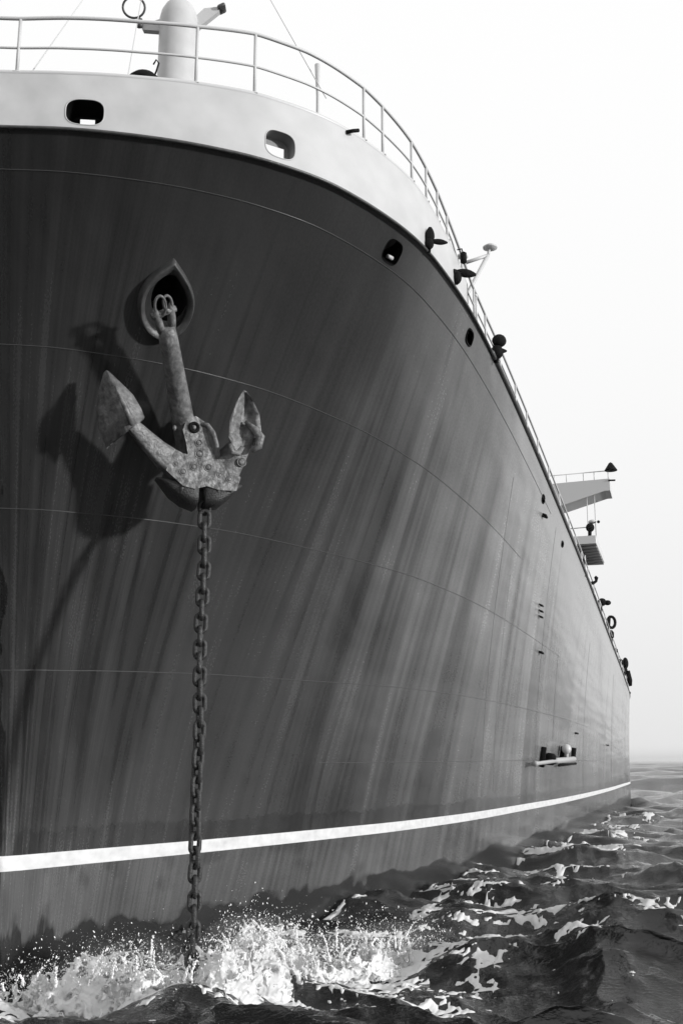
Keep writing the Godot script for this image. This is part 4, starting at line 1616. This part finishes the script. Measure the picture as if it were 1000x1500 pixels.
func build_splash() -> void:
	var cell := 0.019
	var x0 := -6.0
	var y0 := -0.15
	var nx := int(7.6 / cell)
	var ny := int(1.45 / cell)
	var nz := int(2.3 / cell)
	var big := fnoise(61, 1.0, 2)
	var rg := fnoise(62, 2.4, 3)
	rg.fractal_type = FastNoiseLite.FRACTAL_RIDGED
	rg.fractal_gain = 0.5
	var web1 := fnoise(63, 2.6, 2)
	var web2 := fnoise(64, 2.6, 2)
	var val := PackedFloat32Array()
	val.resize(nx * ny * nz)
	val.fill(-1.0)
	for i in nx:
		var x := x0 + i * cell
		var q := splash_at(x)
		for k in nz:
			var d := q.x + (k - nz / 2) * cell
			var w := (d - q.x) / q.z
			if absf(w) > 1.2:
				continue
			var hh := q.y * (1.0 - 0.55 * w * w)
			var lump := big.get_noise_2d(x, d)
			for j in ny:
				var y := y0 + j * cell
				var e := minf((hh - y) / 0.78, 1.0)
				if e < -0.35:
					break
				var n := rg.get_noise_3d(x, y * 1.1, d)
				var core := e * 0.85 - 0.62 - 0.45 * w * w * w * w + 0.42 * n + 0.55 * lump
				if core < 0.0:
					var p := web1.get_noise_3d(x, y * 0.8, d)
					var r := web2.get_noise_3d(x, y * 0.8, d)
					core = maxf(core, 0.095 * clampf(e * 1.2 + 0.5 - 0.6 * w * w, 0.0, 1.0) - sqrt(p * p + r * r))
				val[(i * nz + k) * ny + j] = core
	var s := surface_net(val, nx, ny, nz, Vector3(x0, y0, (nz / 2) * cell), cell)
	var o := MeshInstance3D.new()
	o.name = "splash"
	o.mesh = s
	o.material_override = M.water_white
	add_child(o)
	tag(o, "white water thrown up where the chain meets the sea under the bow", "splash", "", "stuff")
	# flying drops
	var dm := SphereMesh.new()
	dm.radius = 1.0
	dm.height = 2.0
	dm.radial_segments = 8
	dm.rings = 4
	var list := []
	for n in 14000:
		var x := rng.randf_range(-6.0, 2.2)
		var q := splash_at(x)
		if rng.randf() > q.y + 0.1:
			continue
		var up := -log(1.0 - rng.randf() * 0.985) * 0.16
		var p := Vector3(x + rng.randfn() * 0.1, q.y * rng.randf_range(0.55, 0.95) + up - 0.1, -(q.x + rng.randfn() * q.z * 0.45))
		var r := 0.0022 + 0.009 * pow(rng.randf(), 6.0)
		list.append([p, r, rng.randf_range(1.2, 2.6)])
	# little jets: strings of drops on thrown arcs
	for n in 110:
		var x := rng.randf_range(-5.6, 1.6)
		var q := splash_at(x)
		if rng.randf() > q.y:
			continue
		var p := Vector3(x, q.y * rng.randf_range(0.45, 0.7), -(q.x - rng.randf_range(-0.4, 0.6)))
		var vel := Vector3(rng.randfn() * 0.9, rng.randf_range(1.3, 2.9), rng.randfn() * 0.7 + 0.3)
		var steps_ := rng.randi_range(14, 34)
		var tt := 0.0
		for k in steps_:
			var u := k / float(steps_)
			tt += lerpf(0.006, 0.018, u) * rng.randf_range(0.6, 1.4)
			var w := p + vel * tt + Vector3(rng.randfn(), rng.randfn(), rng.randfn()) * 0.012 * u + Vector3(0, -4.9 * tt * tt, 0)
			var r := lerpf(0.018, 0.005, u) * rng.randf_range(0.5, 1.25)
			list.append([w, r, lerpf(1.9, 1.1, u)])
	var mm := MultiMesh.new()
	mm.transform_format = MultiMesh.TRANSFORM_3D
	mm.mesh = dm
	mm.instance_count = list.size()
	for i in list.size():
		var r: float = list[i][1]
		var b := Basis.from_euler(Vector3(rng.randf() * 0.8, rng.randf() * TAU, rng.randf() * 0.8)).scaled_local(Vector3(r, r * list[i][2], r))
		mm.set_instance_transform(i, Transform3D(b, list[i][0]))
	var mi := MultiMeshInstance3D.new()
	mi.name = "spray"
	mi.multimesh = mm
	mi.material_override = M.drop
	add_child(mi)
	tag(mi, "fine white drops flying above the splash under the bow", "spray", "", "stuff")


func build_mist() -> void:
	# fine mist hanging in the splash
	var fm := FogMaterial.new()
	fm.density = 0.12
	fm.albedo = grey(0.9)
	var r := RandomNumberGenerator.new()
	r.seed = 5
	for n in 13:
		var x := -4.3 + 5.4 * n / 12.0
		var q := splash_at(x)
		var fv := FogVolume.new()
		fv.name = "mist"
		fv.shape = RenderingServer.FOG_VOLUME_SHAPE_ELLIPSOID
		var size := r.randf_range(0.55, 1.0) * q.y + 0.25
		fv.size = Vector3(size * r.randf_range(1.2, 1.9), size * 1.3, size * 1.4)
		fv.rotation = Vector3(0, 0, r.randf_range(-0.6, 0.6))
		fv.material = fm
		fv.position = Vector3(x + r.randfn() * 0.1, q.y * 0.45, -(q.x + r.randf_range(-0.2, 0.3)))
		add_child(fv, true)
		tag(fv, "thin mist hanging over the white water under the bow", "mist", "mist over the splash", "stuff")


func surface_net(val: PackedFloat32Array, nx: int, ny: int, nz: int, at: Vector3, cell: float) -> ArrayMesh:
	# index: (i * nz + k) * ny + j ; i along x, k away from the camera, j up
	var sx := nz * ny
	var corner := PackedInt32Array([0, 1, ny, ny + 1, sx, sx + 1, sx + ny, sx + ny + 1])
	var pos := PackedVector3Array()
	var where := PackedInt32Array()
	where.resize(val.size())
	where.fill(-1)
	var offs := [Vector3(0, 0, 0), Vector3(0, 1, 0), Vector3(0, 0, -1), Vector3(0, 1, -1), Vector3(1, 0, 0), Vector3(1, 1, 0), Vector3(1, 0, -1), Vector3(1, 1, -1)]
	var pairs := [0, 1, 2, 3, 4, 5, 6, 7, 0, 2, 1, 3, 4, 6, 5, 7, 0, 4, 1, 5, 2, 6, 3, 7]
	for i in nx - 1:
		for k in nz - 1:
			var base := (i * nz + k) * ny
			for j in ny - 1:
				var p := base + j
				var ins := 0
				for c in 8:
					if val[p + corner[c]] > 0.0:
						ins += 1
				if ins == 0 or ins == 8:
					continue
				var sum := Vector3.ZERO
				var n := 0
				for e in 12:
					var a: int = pairs[e * 2]
					var b: int = pairs[e * 2 + 1]
					var va := val[p + corner[a]]
					var vb := val[p + corner[b]]
					if (va > 0.0) != (vb > 0.0):
						sum += (offs[a] as Vector3).lerp(offs[b], va / (va - vb))
						n += 1
				where[p] = pos.size()
				var g := at + (Vector3(i, j, -k) + sum / n) * cell
				g.z -= splash_at(g.x).x     # the grid follows the bow
				pos.append(g)
	var idx := PackedInt32Array()
	for i in range(1, nx - 1):
		for k in range(1, nz - 1):
			var base := (i * nz + k) * ny
			for j in range(1, ny - 1):
				var p := base + j
				var v0 := val[p] > 0.0
				# edge along x: cells around it differ in j and k
				if v0 != (val[p + sx] > 0.0):
					net_quad(idx, where[p], where[p - 1], where[p - 1 - ny], where[p - ny], v0)
				if v0 != (val[p + 1] > 0.0):
					net_quad(idx, where[p], where[p - ny], where[p - ny - sx], where[p - sx], v0)
				if v0 != (val[p + ny] > 0.0):
					net_quad(idx, where[p], where[p - sx], where[p - sx - 1], where[p - 1], v0)
	var nor := PackedVector3Array()
	nor.resize(pos.size())
	for q in range(0, idx.size(), 3):
		var a := pos[idx[q]]
		var n := (pos[idx[q + 2]] - a).cross(pos[idx[q + 1]] - a)
		nor[idx[q]] += n
		nor[idx[q + 1]] += n
		nor[idx[q + 2]] += n
	for q in nor.size():
		nor[q] = nor[q].normalized()
	var arr := []
	arr.resize(Mesh.ARRAY_MAX)
	arr[Mesh.ARRAY_VERTEX] = pos
	arr[Mesh.ARRAY_NORMAL] = nor
	arr[Mesh.ARRAY_INDEX] = idx
	var me := ArrayMesh.new()
	me.add_surface_from_arrays(Mesh.PRIMITIVE_TRIANGLES, arr)
	return me


func net_quad(idx: PackedInt32Array, a: int, b: int, c: int, d: int, flip: bool) -> void:
	if a < 0 or b < 0 or c < 0 or d < 0:
		return
	if flip:
		idx.append_array(PackedInt32Array([a, b, c, a, c, d]))
	else:
		idx.append_array(PackedInt32Array([a, c, b, a, d, c]))
